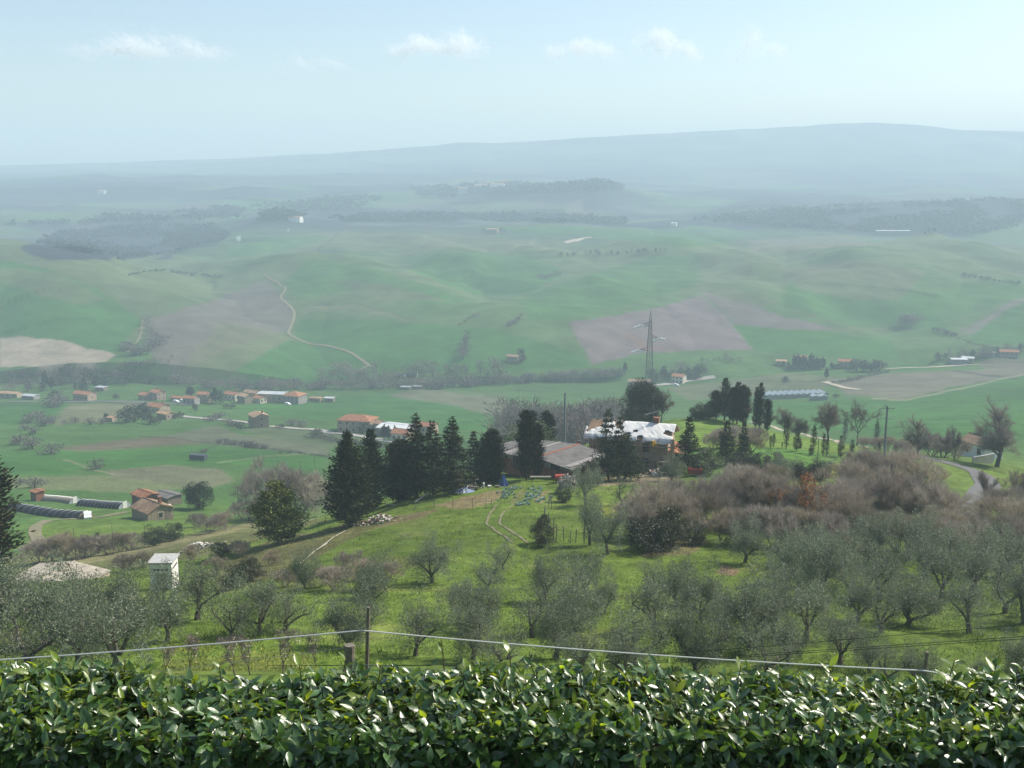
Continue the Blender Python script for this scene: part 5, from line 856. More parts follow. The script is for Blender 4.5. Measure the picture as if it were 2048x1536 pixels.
# the olive grove, row by row away from the hedge
OLS = [(235,1352,1168,1.25),(160,1342,1180,1.1),(50,1340,1158,1.2),(100,1290,1128,1.2),(-10,1300,1120,1.2),(20,1240,1112,1.2),(175,1268,1125,1.1),(255,1268,1130,1.1),(335,1282,1172,1.0),(395,1240,1105,1.15),(330,1225,1120,1.0),(462,1280,1172,1.0),(520,1268,1150,1.1),(572,1262,1148,1.0),(700,1296,1166,1.0),(735,1242,1128,.9),(748,1195,1098,.9),(610,1176,1088,.85),(830,1312,1186,1.05),(866,1166,1074,1.15),(918,1250,1150,1.0),(960,1262,1146,1.0),(946,1318,1198,1.1),(1008,1140,1064,.95),(978,1178,1096,1.0),(1005,1338,1236,1.1),(1064,1275,1150,1.1),(1112,1318,1196,1.15),(1088,1205,1106,1.0),(1160,1356,1252,1.1),(1142,1258,1128,1.1),(1172,1200,1096,.9),(1208,1228,1140,.8),(1216,1108,1004,.9),(1180,1090,985,.7),(1172,1010,925,.85),(1244,1012,945,.9),(1196,972,938,1.0),(1268,1336,1196,1.15),(1310,1262,1138,1.15),(1352,1210,1112,1.05),(1250,1362,1246,1.1),(1392,1340,1182,1.0),(1402,1244,1136,1.0),(1308,1190,1110,.9),(1490,1126,1034,1.05),(1436,1302,1186,.9),(1502,1300,1146,1.15),(1548,1272,1150,1.0),(1530,1348,1226,1.1),(1612,1282,1146,1.05),(1578,1330,1236,1.0),(1680,1332,1214,1.15),(1642,1196,1058,1.0),(1598,1172,1060,1.0),(1700,1206,1076,1.05),(1762,1196,1086,1.05),(1816,1248,1126,1.15),(1762,1266,1146,1.0),(1716,1246,1136,1.0),(1938,1266,1146,1.1),(1880,1196,1078,1.1),(1950,1186,1058,1.1),(2012,1226,1098,1.1),(2046,1246,1126,1.0),(1850,1156,1046,1.1),(1775,1376,1276,1.1),(1835,1372,1284,1.1),(1740,1346,1262,1.0),(1950,1405,1306,1.1),(2034,1396,1266,1.1),(1996,1156,1046,1.1),(2046,1166,1056,1.1),(1562,1136,1046,1.0),(1690,1136,1024,1.1),(1752,1126,1026,1.1),(1906,1136,1036,1.1),(1820,1122,1012,1.1),(1620,1130,1040,1.0),(1345,962,906,1.0),(1560,966,906,1.0),(1436,1010,930,.9),(1652,958,902,1.0),(1550,1210,1110,1.0),(1660,1150,1060,1.0),(1470,1235,1160,.9)]
rows = {}
for o_ in OLS:
    D = at(o_[0], o_[1]).y; r_ = 0 if D < 57 else 1 if D < 66 else 2 if D < 77 else 3 if D < 95 else 4
    rows.setdefault(r_, []).append(o_)
RN = ('nearest the laurel hedge', 'second from the laurel hedge', 'across the middle of the grove', 'along the upper grove', 'scattered near the farmhouse')
nn = 0
for r_ in sorted(rows):
    for i, (u, vb, vt, w) in enumerate(sorted(rows[r_])):
        plant(OL[(nn*3 + r_) % 8], u, vb, vt, '%s olive tree from the left in the row %s' % (nth(i), RN[r_]), 'olive tree', 'olive trees of the grove', 'olive_tree', w*.95); nn += 1
# bare poplars and trees in the hollow behind the barn
random.seed(9); HB = []
for i in range(72):
    u = 1018 + 240*random.random(); HB.append((u, 880 + random.uniform(-14, 12) - max(0, u-1150)*.06))
for i, (u, v) in enumerate(sorted(HB)): tiny(TB[(i*3) % 5], u, v, random.uniform(50, 88) if i % 4 else random.uniform(75, 110), '%s bare tree from the left in the hollow behind the barn' % nth(i), 'tree', 'bare trees in the hollow behind the barn', 'bare_tree', random.uniform(.8, 1.1), d=random.uniform(330, 420))
for u, v, h, k, lab in ((1022,860,40,2,'bluish round tree left of the barn hollow'),(1215,835,60,3,'dark poplar left of the round holm oak'),(1193,850,70,3,'slim dark tree left of the dark poplar'),(1085,890,34,2,'dark bush in the hollow, left'),(1170,888,40,2,'dark bush in the hollow, right')): tiny(TL[k], u, v, h, lab, 'tree', 'trees in the hollow behind the barn', 'tree', 1.0, d=400)
# trees along the valley stream
ST = []
def along(pts, n, dv, hr, lab, group, models, cat='tree', name='tree', wide=(.8, 1.2)):
    P = np.array(pts, float); L = np.concatenate([[0], np.cumsum(np.hypot(*np.diff(P, axis=0).T))])
    for i in range(n):
        s_ = (i + random.random()) / n * L[-1]; u = np.interp(s_, L, P[:, 0]); v = np.interp(s_, L, P[:, 1]) + random.uniform(-dv, dv)
        tiny(models[random.randrange(len(models))], u, v, random.uniform(*hr), '%s %s' % (nth(i), lab), cat, group, name, random.uniform(*wide))
along([(20,756),(150,752),(300,764),(420,776),(520,780),(700,778),(860,776),(1000,768),(1130,760),(1250,752)], 150, 3, (12, 26), 'bare tree from the left in the stream side belt', 'trees along the valley stream', TB + [TP, TP, TP], wide=(.9, 1.6))
along([(640,762),(760,768),(900,762),(1010,756)], 26, 8, (20, 46), 'taller bare tree from the left in the middle of the stream belt', 'taller trees along the stream', TB[:3])
along([(10,782),(100,778),(160,772),(260,770)], 20, 8, (14, 40), 'tree from the left behind the houses of the far left road', 'trees behind the left valley houses', TB + TL[:2])
along([(255,690),(262,715),(300,705),(322,690),(300,670),(292,648)], 16, 5, (12, 26), 'bush from the field corner up the gully left of the path hill', 'bushes in the gully', TB[:3] + [TP], 'bush', 'bush', (1, 1.6))
along([(230,740),(290,728),(350,722)], 10, 6, (8, 18), 'bush from the left at the foot of the path hill', 'bushes at the foot of the path hill', TB + TL[4:], 'bush', 'bush', (1, 1.6))
along([(925,725),(930,700),(935,680)], 8, 3, (14, 30), 'bare tree from the bottom in the column on the green slope', 'tree column on the green slope', TB)
along([(1300,765),(1340,758),(1400,754)], 18, 6, (14, 34), 'tree from the left around the red roofed house by the pylon', 'trees around the house by the pylon', TB + TL[:4])
along([(1400,728),(1440,722),(1480,724)], 8, 3, (8, 16), 'bush from the left in the strip above the pylon house', 'bushes above the pylon house', TB + TL[:1], 'bush', 'bush')
along([(1585,735),(1600,737),(1620,738),(1650,737)], 15, 1.5, (22, 33), 'dark cypress from the left in the villa stand', 'cypress stand at the villa', [TL[3]], 'cypress', 'cypress', (.8, 1.1))
along([(1556,733),(1580,736),(1650,737),(1680,738)], 9, 2, (10, 18), 'dark bush from the left around the cypress stand', 'bushes around the villa', TL[:3], 'bush', 'bush', (1, 1.6))
along([(1700,738),(1722,742),(1745,744),(1765,740)], 10, 3, (14, 28), 'dark tree from the left right of the orange roofed farmhouse', 'trees by the orange farmhouse', TL[:3] + TB[:1], wide=(1, 1.6))
along([(1668,768),(1700,762),(1740,752),(1780,744)], 14, .6, (5, 8), 'low bush from the left in the hedgerow below the farmhouse', 'hedgerow bushes below the farmhouse', [TL[4]], 'bush', 'bush', (1.2, 1.8))
along([(1870,724),(1940,716),(1990,710),(2046,706)], 26, 5, (10, 24), 'tree from the left around the far right sheds', 'trees around the far right sheds', TB + TL[:1])
along([(1800,652),(1812,648),(1830,652)], 7, 3, (12, 28), 'bush from the left in the dark clump on the right hill', 'bush clump on the right hill', TB + TL[:1], 'bush', 'bush', (1, 1.5))
along([(1865,660),(1890,668),(1912,674)], 9, 1.5, (7, 13), 'bush from the left in the hedgerow on the right hill', 'hedgerow on the right hill', TL[:1] + TB[:1], 'bush', 'bush', (1.1, 1.7)); along([(1915,678),(1950,690),(1985,698)], 9, 1, (4, 7), 'low bush from the left in the thin hedge above the right sheds', 'thin hedge above the right sheds', TL[4:] + TB[3:4], 'bush', 'bush', (1.2, 2))
along([(1120,512),(1180,510),(1240,508),(1335,504)], 20, 1.2, (5, 11), 'tree from the left in the hedgerow on the crest of the green hill', 'hedgerow on the green crest', TL[:2] + TB[:1], wide=(1.2, 2))
along([(1080,560),(1095,556),(1125,550)], 8, 2, (8, 14), 'bush from the left in the hollow of the green hill', 'bushes in the green hollow', TB[:2], 'bush', 'bush', (1.2, 1.8)); along([(1015,655),(1030,645),(1046,632)], 6, 2, (5, 10), 'bush from the left in the little gully of the green hill', 'bushes in the little gully', TB[3:4], 'bush', 'bush', (1.2, 1.8)); along([(918,650),(935,640),(958,630)], 6, 1.5, (4, 7), 'bush from the left on the bare bank of the green hill', 'bushes on the bare bank', TB[3:4], 'bush', 'bush', (1.2, 1.8))
along([(250,553),(285,546),(320,542),(360,548),(440,556)], 18, 1, (4, 8), 'bush from the left in the hedgerow on the grey hilltop', 'hedgerow on the grey hilltop', TL[:1] + TL[4:], 'bush', 'bush', (1.3, 2)); along([(1920,552),(1960,558),(2046,570)], 12, 1, (4, 9), 'bush from the left in the hedge high on the right', 'hedge high on the right', TL[:1] + TL[4:], 'bush', 'bush', (1.3, 2)); along([(1040,728),(1048,722),(1042,715)], 3, 1, (12, 22), 'dark tree beside the ruined farmhouse', 'trees by the ruined farmhouse', TL[:2]); along([(232,520),(290,514),(350,506)], 14, 1, (5, 9), 'tree from the left in the dark strip behind the grey hill', 'dark strip behind the grey hill', TL[:2], wide=(1.3, 2)); along([(965,466),(990,462),(1010,464)], 6, 1, (6, 10), 'tree from the left at the distant hilltop farmstead', 'trees at the hilltop farmstead', TL[:3])
# valley floor trees near the houses
for i, (u, v, h, k, w, lab) in enumerate(((252,846,30,0,1.6,'left part of the big dark tree clump by the orange farmhouse'),(268,843,36,0,1.6,'middle of the big dark tree clump by the orange farmhouse'),(285,840,38,1,1.8,'right part of the big dark tree clump by the orange farmhouse'),(213,842,18,1,1.3,'small dark conifer at the buff roofed hut'),(300,848,24,0,1.5,'dark tree in front of the pink annex'),(312,850,18,2,1.3,'lower dark bush in front of the pink annex'),(350,838,12,2,1.6,'low bush right of the pink annex'),(362,836,14,0,1.4,'dark hedge bush at the end of the grey lane'),(381,796,26,1,1.6,'round dark fir behind the grey hamlet house'),(431,806,36,1,1.0,'tall dark conifer in the middle of the hamlet'),(440,808,30,0,1.0,'rounded dark tree right of the tall hamlet conifer'),(424,806,26,0,1.0,'rounded dark tree left of the tall hamlet conifer'),(391,822,16,0,1.2,'dark bush in the meadow below the hamlet'),(452,816,10,2,1.6,'left low bush below the hamlet'),(463,817,10,2,1.6,'right low bush below the hamlet'),(104,780,30,1,1.2,'dark tree at the left valley road'),(56,784,26,1,1.0,'dark tree left of the grey workshop'),(110,798,20,2,1.5,'green bush left of the long pinkish house'),(150,780,16,3,1.0,'thin dark cypress behind the long pinkish house'),(165,786,24,0,1.5,'dark tree behind the long pinkish house'),(232,800,14,2,1.2,'bush right of the long pinkish house'),(725,868,26,0,1.3,'dark tree in front of the red roofed villa, left'),(742,870,26,0,1.5,'dark tree in front of the red roofed villa, right'),(757,872,20,2,1.4,'bush before the brown roofed wing'),(768,880,34,3,1.3,'dark cypress left of the white roofed shed'),(776,880,32,3,1.2,'dark cypress close to the white roofed shed'),(790,878,30,3,.9,'slim cypress in front of the white roofed shed'),(690,862,8,2,1.5,'small bush at the villa yard'),(632,866,10,2,1.2,'left shrub at the villa lane'),(640,867,11,2,1.2,'right shrub at the villa lane'),(500,850,14,1,1.2,'dark tree left of the tall stone farmhouse'),(482,858,16,2,1.6,'bush in front of the tall stone farmhouse'),(560,858,12,2,1.6,'bush right of the tall stone farmhouse'),(1570,768,18,0,1.3,'lone round tree on the valley lane'),(1653,757,24,3,1.2,'lone dark cypress below the villa'),(1670,796,10,2,1.6,'bush at the end of the glasshouse'),(1250,748,26,1,.8,'small spruce at the stream left of the pylon'),(1397,756,26,3,.9,'dark cypress right of the pylon house'))):
    tiny(TL[k], u, v, h, lab, 'tree' if h > 12 else 'bush', 'trees dotted about the valley houses', 'tree', w)
for i, (u, v, h, k, w) in enumerate(((110,815,26,1,1.2),(118,812,22,1,1.2),(62,846,20,3,1.3),(75,840,18,3,1.4),(90,852,16,3,1.5),(105,846,16,3,1.4),(50,862,14,3,1.2),(70,868,14,3,1.3),(40,890,22,3,1.2),(65,898,24,3,1.3),(102,908,22,3,1.4),(192,938,20,3,1.2),(70,975,20,3,1.4),(40,970,14,4,1.2),(180,850,14,4,1.2),(150,846,12,3,1.2),(130,852,14,0,1.0),(205,848,12,3,1.0),(440,838,14,3,1.6),(420,842,12,3,1.6),(455,850,12,3,1.6),(470,852,10,3,1.6),(585,850,12,3,1.6),(600,854,12,3,1.6))):
    tiny(TP if k else TB[0], u, v, h*1.1, '%s purple grey bare bush in the left valley fields, counted from the road' % nth(i), 'bush', 'bare bushes of the left valley fields', 'bush', w*1.2)
along([(432,886),(460,888),(500,893),(535,898)], 14, 1, (8, 14), 'bare bush from the left in the dark field hedge', 'dark field hedge', [TP], 'bush', 'bush', (1.3, 1.9)); along([(625,874),(680,886),(740,892),(800,896)], 22, 2, (7, 13), 'low bush from the left on the bank below the villa lane', 'bank below the villa lane', [TL[4], TL[2]], 'bush', 'bush', (1.3, 2)); along([(560,905),(600,908),(655,914)], 10, .6, (3, 5), 'tuft of the thin field ditch', 'tufts of the field ditch', [TL[4]], 'bush', 'bush', (1.3, 2)); along([(400,905),(415,905)], 3, 1, (6, 9), 'bush left of the dark field hedge', 'bushes left of the field hedge', [TP], 'bush', 'bush')
# far woods, each read as one mass
rng = np.random.default_rng(77)
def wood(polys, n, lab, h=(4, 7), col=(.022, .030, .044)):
    P = []
    for pts in polys:
        Q = np.array(pts, float); lo, hi = Q.min(0), Q.max(0); k = 0
        while k < n:
            u, v = rng.uniform(lo, hi); c = False
            for (x0, y0), (x1, y1) in zip(Q, np.roll(Q, -1, 0)):
                if (y0 > v) != (y1 > v) and u < (x1-x0)*(v-y0)/(y1-y0) + x0: c = not c
            if c:
                k += 1; w_ = at(u, v)
                if vnoise(w_.x/60, w_.y/60, 9) > -.38: P.append(w_)
            elif rng.random() < .002: k += 1
    b = MB(); P = np.array(P); m = 9
    for p in P:
        hh = rng.uniform(*h); hh *= 1 + .35*vnoise(p[0]/70, p[1]/70, 4); q = unit(m) * np.array([hh*.5, hh*.5, hh*.4]) * rng.uniform(.5, 1, (m, 1)) + p + np.array([0, 0, hh*.5])
        dh = unit(m); dh[:, 2] = 0; b.leaves(q, dh, hh*.75, hh*.6, jit(np.array(col)*(1+.4*vnoise(p[0]/45, p[1]/45, 14)), m, .25), roll=rng.normal(0, .45, (m, 3)) + np.array([0, 0, 1.]))
    tag(b.build('wood', M_WOOD), lab, 'woodland', None, 'stuff')
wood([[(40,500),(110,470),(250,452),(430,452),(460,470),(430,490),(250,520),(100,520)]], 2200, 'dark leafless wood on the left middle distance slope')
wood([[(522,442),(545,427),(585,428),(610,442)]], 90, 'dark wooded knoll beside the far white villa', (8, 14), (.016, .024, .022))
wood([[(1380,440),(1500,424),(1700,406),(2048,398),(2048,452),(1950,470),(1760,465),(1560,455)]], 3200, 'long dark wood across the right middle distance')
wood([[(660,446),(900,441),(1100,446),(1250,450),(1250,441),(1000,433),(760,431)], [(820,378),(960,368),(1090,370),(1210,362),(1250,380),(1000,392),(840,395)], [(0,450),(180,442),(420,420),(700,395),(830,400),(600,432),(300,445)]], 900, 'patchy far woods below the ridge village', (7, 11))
# ------------------------------------------------------------------ roads and tracks laid on the land
def road(name, pts, w, m, lift=.12, seg=3.0, dmin=40):
    P = np.array([tuple(at(u, v, dmin)) for u, v in pts])[:, :2]; L = np.concatenate([[0], np.cumsum(np.hypot(*np.diff(P, axis=0).T))]); n = max(4, int(L[-1]/seg))
    s = np.linspace(0, L[-1], n); X = np.stack([np.interp(s, L, P[:, 0]), np.interp(s, L, P[:, 1])], 1)
    for _ in range(3): X[1:-1] = (X[:-2] + 2*X[1:-1] + X[2:])/4
    d = np.gradient(X, axis=0); d /= np.linalg.norm(d, axis=1, keepdims=True); nn_ = np.stack([-d[:, 1], d[:, 0]], 1); K = 5; V = []
    for k in range(K):
        q = X + nn_ * ((k/(K-1) - .5) * w * (1 + .06*np.sin(s/3+k)))[:, None]; V.append(np.concatenate([q, (gz(q[:, 0], q[:, 1]) + lift)[:, None]], 1))
    V = np.stack(V, 1).reshape(-1, 3); i_ = np.arange(n*K).reshape(n, K); F = np.stack([i_[:-1,:-1], i_[1:,:-1], i_[1:,1:], i_[:-1,1:]], -1).reshape(-1, 4)
    return tag(link(name, mesh_np(name, V, F[:, ::-1], None, [m], None, None, True)), kind='structure')
ASPH = mat('worn_asphalt', (.115, .112, .11), .9, .3, 0, .2, .6); DIRT = mat('pale_dirt', (.40, .34, .26), .95, .1, 0, .25, .7); TRACK = mat('trodden_track', (.20, .185, .115), .95, .1, 0, .35, .9); GRAV = mat('grey_gravel_track', (.34, .32, .29), .95, .1, 0, .25, .7)
road('valley_road', [(-120,806),(0,806),(130,804),(280,804),(340,808),(380,811)], 6, ASPH, .3, 6); road('valley_road', [(362,832),(420,838),(480,843),(510,848)], 4.5, GRAV, .3, 5); road('valley_road', [(540,853),(600,858),(660,866),(700,870),(740,876),(800,886)], 5, GRAV, .3, 5)
road('dirt_path', [(745,735),(735,730),(700,705),(650,690),(600,682),(574,668),(585,645),(591,628),(572,605),(558,595),(574,580),(560,568),(535,556),(530,548)], 2.6, TRACK, .4, 6); road('dirt_path', [(738,731),(700,750)], 2.6, TRACK, .4, 6)
road('dirt_path', [(1308,772),(1350,768),(1400,758),(1430,754)], 6, GRAV, .35, 5); road('dirt_path', [(1770,738),(1850,736),(1920,732),(1960,729)], 5, DIRT, .35, 5); road('dirt_path', [(1650,764),(1680,775),(1720,780)], 5, DIRT, .35, 5); road('dirt_path', [(1130,487),(1160,481),(1180,475)], 9, DIRT, .7, 10)
road('dirt_path', [(255,705),(270,690),(282,672),(285,640)], 1.8, TRACK, .4, 5)
road('farm_track', [(100,1112),(84,1090),(70,1070),(72,1052),(100,1040),(150,1038),(190,1036),(258,1024)], 2.3, TRACK, .1, 1.5)
road('field_track', [(1500,843),(1560,860),(1620,872),(1680,886),(1730,895)], 2.2, DIRT, .08, 1.5)
road('road', [(1800,906),(1840,914),(1880,922),(1925,934),(1965,950),(1975,972),(1955,1000),(1930,1030)], 4.0, ASPH, .08, 1.0)
for o in (-.55, .55): road('wheel_track', [(1010+o*30,1010),(990+o*22,1030),(985+o*24,1048),(1010+o*26,1065),(1040+o*26,1086)], .26, TRACK, .05, .6)
# ------------------------------------------------------------------ odds and ends of the farmyard
def at3(u, v, dz=0.0): q = at(u, v); return Vector((q.x, q.y, q.z + dz))
BLUE = mat('blue_tarp', (.03, .07, .22), .55, .4, 0, .2, 3); RED = mat('red_paint', (.42, .06, .04), .6, .4, 0, .3, 3); PALEW = mat('bleached_wood', (.42, .38, .32), .9, .2, 0, .3, 5)
e = empty('garden_parasol', at(1007, 973)); tag(e, 'folded blue garden parasol standing by the barn', 'parasol'); m = MB(); t = np.arange(12)*2*math.pi/12; V = [(0,0,1.9)] + [(.62*(1+.25*(j % 2))*math.cos(a), .5*(1+.25*(j % 2))*math.sin(a), .15) for j, a in enumerate(t)]; m.add(V, None, [[0, j+1, (j+1) % 12+1] for j in range(12)]); m.build('canopy', BLUE, e); m = MB(); m.tubes([(0,0,-.3)], [(0,0,2.05)], .03, .03, 6); m.build('pole', PALEW, e)
def heap(name, u, v, n, sx, sy, sz, size, mats, lab, cat, flat=.6, seed=1):
    global rng; rng = np.random.default_rng(seed); p = at(u, v); e = empty(name, p); tag(e, lab, cat)
    for k, mm in enumerate(mats):
        b = MB()
        for q in range(n // len(mats)):
            x, y = rng.normal(0, sx*.45), rng.normal(0, sy*.45); z = max(0, sz*(1-(x/sx)**2-(y/sy)**2))*rng.random() + float(gz(p.x+x, p.y+y)) - p.z
            s_ = size*rng.uniform(.5, 1.3); V = unit(8)*s_*np.array([1, 1, flat]); c = np.array([[-1,-1,-1],[1,-1,-1],[1,1,-1],[-1,1,-1],[-1,-1,1],[1,-1,1],[1,1,1],[-1,1,1]])*s_*.6*np.array([1, .8, flat]) + V*.25; a = rng.uniform(0, 6.28); c[:, :2] = c[:, :2] @ np.array([[math.cos(a), math.sin(a)], [-math.sin(a), math.cos(a)]])
            b.add(c + np.array([x, y, z]), [[3,2,1,0],[4,5,6,7],[0,1,5,4],[1,2,6,5],[2,3,7,6],[3,0,4,7]])
        b.build(('stones', 'rubble', 'boards')[k], mm, e)
    return e
heap('rubble_pile', 752, 1045, 90, 2.6, 1.5, .9, .22, [mat('pale_rubble', (.55, .50, .44), .95), mat('brown_rubble', (.24, .17, .12), .95)], 'pile of pale rubble under the tall leftmost cypress', 'rubble pile', .7, 3)
heap('rubble_pile', 1308, 948, 70, 2.2, 1.2, .8, .2, [mat('white_rubble', (.70, .67, .60), .9), BRICK], 'heap of white and brick rubble before the farmhouse wall', 'rubble pile', .8, 4)
heap('rock_outcrop', 392, 1098, 60, 2.8, 1.0, .8, .3, [mat('white_rock', (.55, .52, .46), .95)], 'pale rocky bank above the electricity cabin', 'rocks', .5, 6)
e = empty('junk_heap', at(925, 984)); tag(e, 'heap of boards and scrap half covered by a blue tarpaulin under the spruces', 'junk heap')
gx, gy = np.meshgrid(np.linspace(-1.6, 1.6, 26), np.linspace(-1.1, 1.1, 18)); gzz = .85*np.exp(-(gx**2/1.2+gy**2/.7)) + .2*vnoise(gx*2, gy*2, 4)*np.exp(-(gx**2+gy**2)/2) - .05; i_ = np.arange(26*18).reshape(18, 26); F = np.stack([i_[:-1,:-1], i_[:-1,1:], i_[1:,1:], i_[1:,:-1]], -1).reshape(-1, 4); link('tarp', mesh_np('tarp', np.stack([gx, gy, gzz], -1), F, None, [mat('grey_blue_tarp', (.16, .22, .36), .5, .4, 0, .4, 2)], None, None, True), e)
rng = np.random.default_rng(8); m = MB(); A = rng.normal(0, 1, (26, 3))*np.array([2.2, .5, .12]) + np.array([.6, .9, .35]); m.tubes(A, A + rng.normal(0, 1, (26, 3))*np.array([.7, .4, .22]), .04, .04, 4); m.build('boards', PALEW, e); 
for q in range(12): x, y = rng.normal(.8, 1.6), rng.normal(1.0, .4); m = MB(); m.box(x, x+rng.uniform(.2, .7), y, y+.4, -.1, rng.uniform(.2, .8), rz=0); m.build('crate', WOODM if q % 3 else WHITE, e)
for u, v, lab in ((920, 966, 'stack of grey planks under the spruce, left'), (962, 966, 'pale table of planks at the right end of the conifers')):
    e = empty('plank_stack', at(u, v), .2); tag(e, lab, 'planks', 'planks under the conifers'); m = MB()
    for q in range(5): m.box(-1.4+rng.uniform(-.2, .2), 1.3+rng.uniform(-.2, .2), -.35, .35, .12*q, .12*q+.09, rz=rng.uniform(-.08, .08))
    m.build('planks', PALEW if u > 940 else WOODM, e)
for u0, v0, u1, v1, r, lab in ((830,1008,862,992,.11,'bleached crooked log lying beside the stakes'),(745,1016,790,1014,.08,'straight bleached log lying under the conifers'),(640,1100,692,1066,.05,'long pale pole lying on the slope, upper one'),(600,1132,655,1092,.05,'long pale pole lying on the slope, lower one')):
    a, c = at3(u0, v0, .25), at3(u1, v1, .3); e = tag(empty('log', a), lab, 'log'); mid = (a+c)/2 + Vector((.1, 0, .25)); m = MB(); m.path([Vector((0,0,0)), (mid-a)*.6, mid-a, c-a], r, r*.6, 6); m.tubes([mid-a], [mid-a+Vector((.4,-.1,.45))], r*.5, .02, 5); m.build('wood', PALEW, e)
a, c = at3(1060, 962, .6), at3(1102, 962, .6); e = tag(empty('trough', a), 'long pale timber bench against the barn front', 'bench'); d_ = c-a; m = MB(); m.tubes([(0,0,0),(0,-.25,0)], [d_, d_+Vector((0,-.25,0))], .11, .11, 6); m.build('beam', PALEW, e); m = MB(); m.tubes([(.3,-.1,0), d_*.9], [(.3,-.1,-.7), d_*.9-Vector((0,0,.7))], .07, .07, 5); m.build('legs', WOODM, e)
e = empty('red_tank', at(1121, 965), .15); tag(e, 'red cylindrical tank lying on trestles at the barn corner', 'tank'); m = MB(); m.path([(-.75,0,.75),(-.72,0,.75),(.72,0,.75),(.75,0,.75)], .42, .42, 14); m.build('drum', RED, e, smooth=False); m = MB(); m.box(-.6,-.5,-.35,.35,-.3,.42); m.box(.5,.6,-.35,.35,-.3,.42); m.build('trestle', WOODM, e)
e = empty('red_trailer', at(1390, 952), -.2); tag(e, 'small dark red farm trailer under the pointed fir', 'trailer'); m = MB(); m.box(-1.0,1.0,-.6,.6,.45,1.15); m.build('body', RED, e)
for x in (-.55, .6): m = MB(); m.tubes([(x,-.72,.38)], [(x,-.6,.38)], .36, .36, 12); m.build('wheel', DARKW, e)
m = MB(); m.tubes([(1.0,0,.5)], [(1.9,0,.35)], .04, .04, 5); m.build('drawbar', STEEL, e)
e = empty('white_car', at(176, 1037), R(112)); tag(e, 'small white car parked at the door of the long polytunnel', 'car'); m = MB(); P_ = [(-1.8,.35),(-1.8,.8),(-1.1,.9),(-.6,1.35),(.7,1.38),(1.3,.9),(1.8,.78),(1.85,.35)]; n_ = len(P_); m.add([(x,-.75,z) for x, z in P_] + [(x,.75,z) for x, z in P_], [[i, (i+1) % n_, (i+1) % n_+n_, i+n_] for i in range(n_)], [[0,i+1,i] for i in range(1,n_-1)] + [[n_,n_+i,n_+i+1] for i in range(1,n_-1)]); m.build('body', mat('white_car_paint', (.75,.76,.76), .3, .5), e); m = MB(); m.box(-.55,.65,-.77,.77,.95,1.28); m.build('window', DARKW, e)
for x in (-1.1, 1.15):
    for y in (-.78, .66): m = MB(); m.tubes([(x,y,.3)], [(x,y+.12,.3)], .3, .3, 12); m.build('wheel', mat('tyre', (.03,.03,.03), .9) if 'tyre' not in bpy.data.materials else bpy.data.materials['tyre'], e)
e = empty('red_tractor', at(336, 1028), R(120)); tag(e, 'small tractor parked at the gable of the stone farm shed', 'tractor'); m = MB(); m.box(-.2,1.3,-.4,.4,.6,1.25); m.build('bonnet', RED, e); m = MB(); m.box(-1.0,-.1,-.5,.5,.7,2.1); m.build('cab', mat('cab_glass', (.10,.13,.18), .3, .5), e); m = MB(); m.box(-1.1,0,-.6,.6,2.1,2.2); m.build('cab_roof', WHITE, e)
for x, r_ in ((-.6,.7),(1.0,.45)):
    for y in (-.75,.55): m = MB(); m.tubes([(x,y,r_)], [(x,y+.25,r_)], r_, r_, 14); m.build('wheel', bpy.data.materials['tyre'], e)
for u, v, lab in ((352, 805, 'white van at the hamlet road'), (366, 804, 'dark car beside the white van at the hamlet road'), (575, 810, 'white car in the yard of the broad hip roofed house'), (1352, 772, 'white car at the foot of the lane below the pylon house')):
    e = empty('parked_car', at(u, v), R(-20)); tag(e, lab, 'car', 'cars of the valley'); m = MB(); P_ = [(-2,.35),(-2,.9),(-1.4,1.5),(.6,1.5),(1.3,.95),(2,.85),(2,.35)]; n_ = 7; m.add([(x,-.85,z) for x, z in P_] + [(x,.85,z) for x, z in P_], [[i, (i+1) % n_, (i+1) % n_+n_, i+n_] for i in range(n_)], [[0,i+1,i] for i in range(1,n_-1)] + [[n_,n_+i,n_+i+1] for i in range(1,n_-1)]); m.build('body', bpy.data.materials['white_car_paint'] if 'white' in lab else DARKW, e); m = MB(); m.box(-1.2,.7,-.87,.87,1.0,1.4); m.build('window', DARKW if 'white' in lab else STEEL, e)
# cabbages
rng = np.random.default_rng(21)
for i, (u0, v0, u1, v1, w_, n_, lab) in enumerate(((1000,996,1030,976,.5,26,'left row of blue green cabbages in the vegetable plot'),(1042,1012,1074,974,.6,44,'long middle row of blue green cabbages in the vegetable plot'),(1078,1004,1094,994,.4,12,'short right row of blue green cabbages in the vegetable plot'))):
    a, c = at(u0, v0), at(u1, v1); e = empty('cabbage_row', a); tag(e, lab, 'cabbage row', 'cabbage rows of the vegetable plot'); m = MB()
    for q in range(n_):
        t = (q + rng.random())/n_; x, y = a.x+(c.x-a.x)*t+rng.normal(0, w_), a.y+(c.y-a.y)*t+rng.normal(0, w_); p = np.array([x-a.x, y-a.y, float(gz(x, y))-a.z]); k = 26
        m.leaves(np.repeat(p[None], k, 0) + unit(k)*.03, unit(k, .9), rng.uniform(.2, .36, k), .22, jit((.34, .46, .38), k, .3))
    o_ = m.build('leaves', M_LEAF, e)
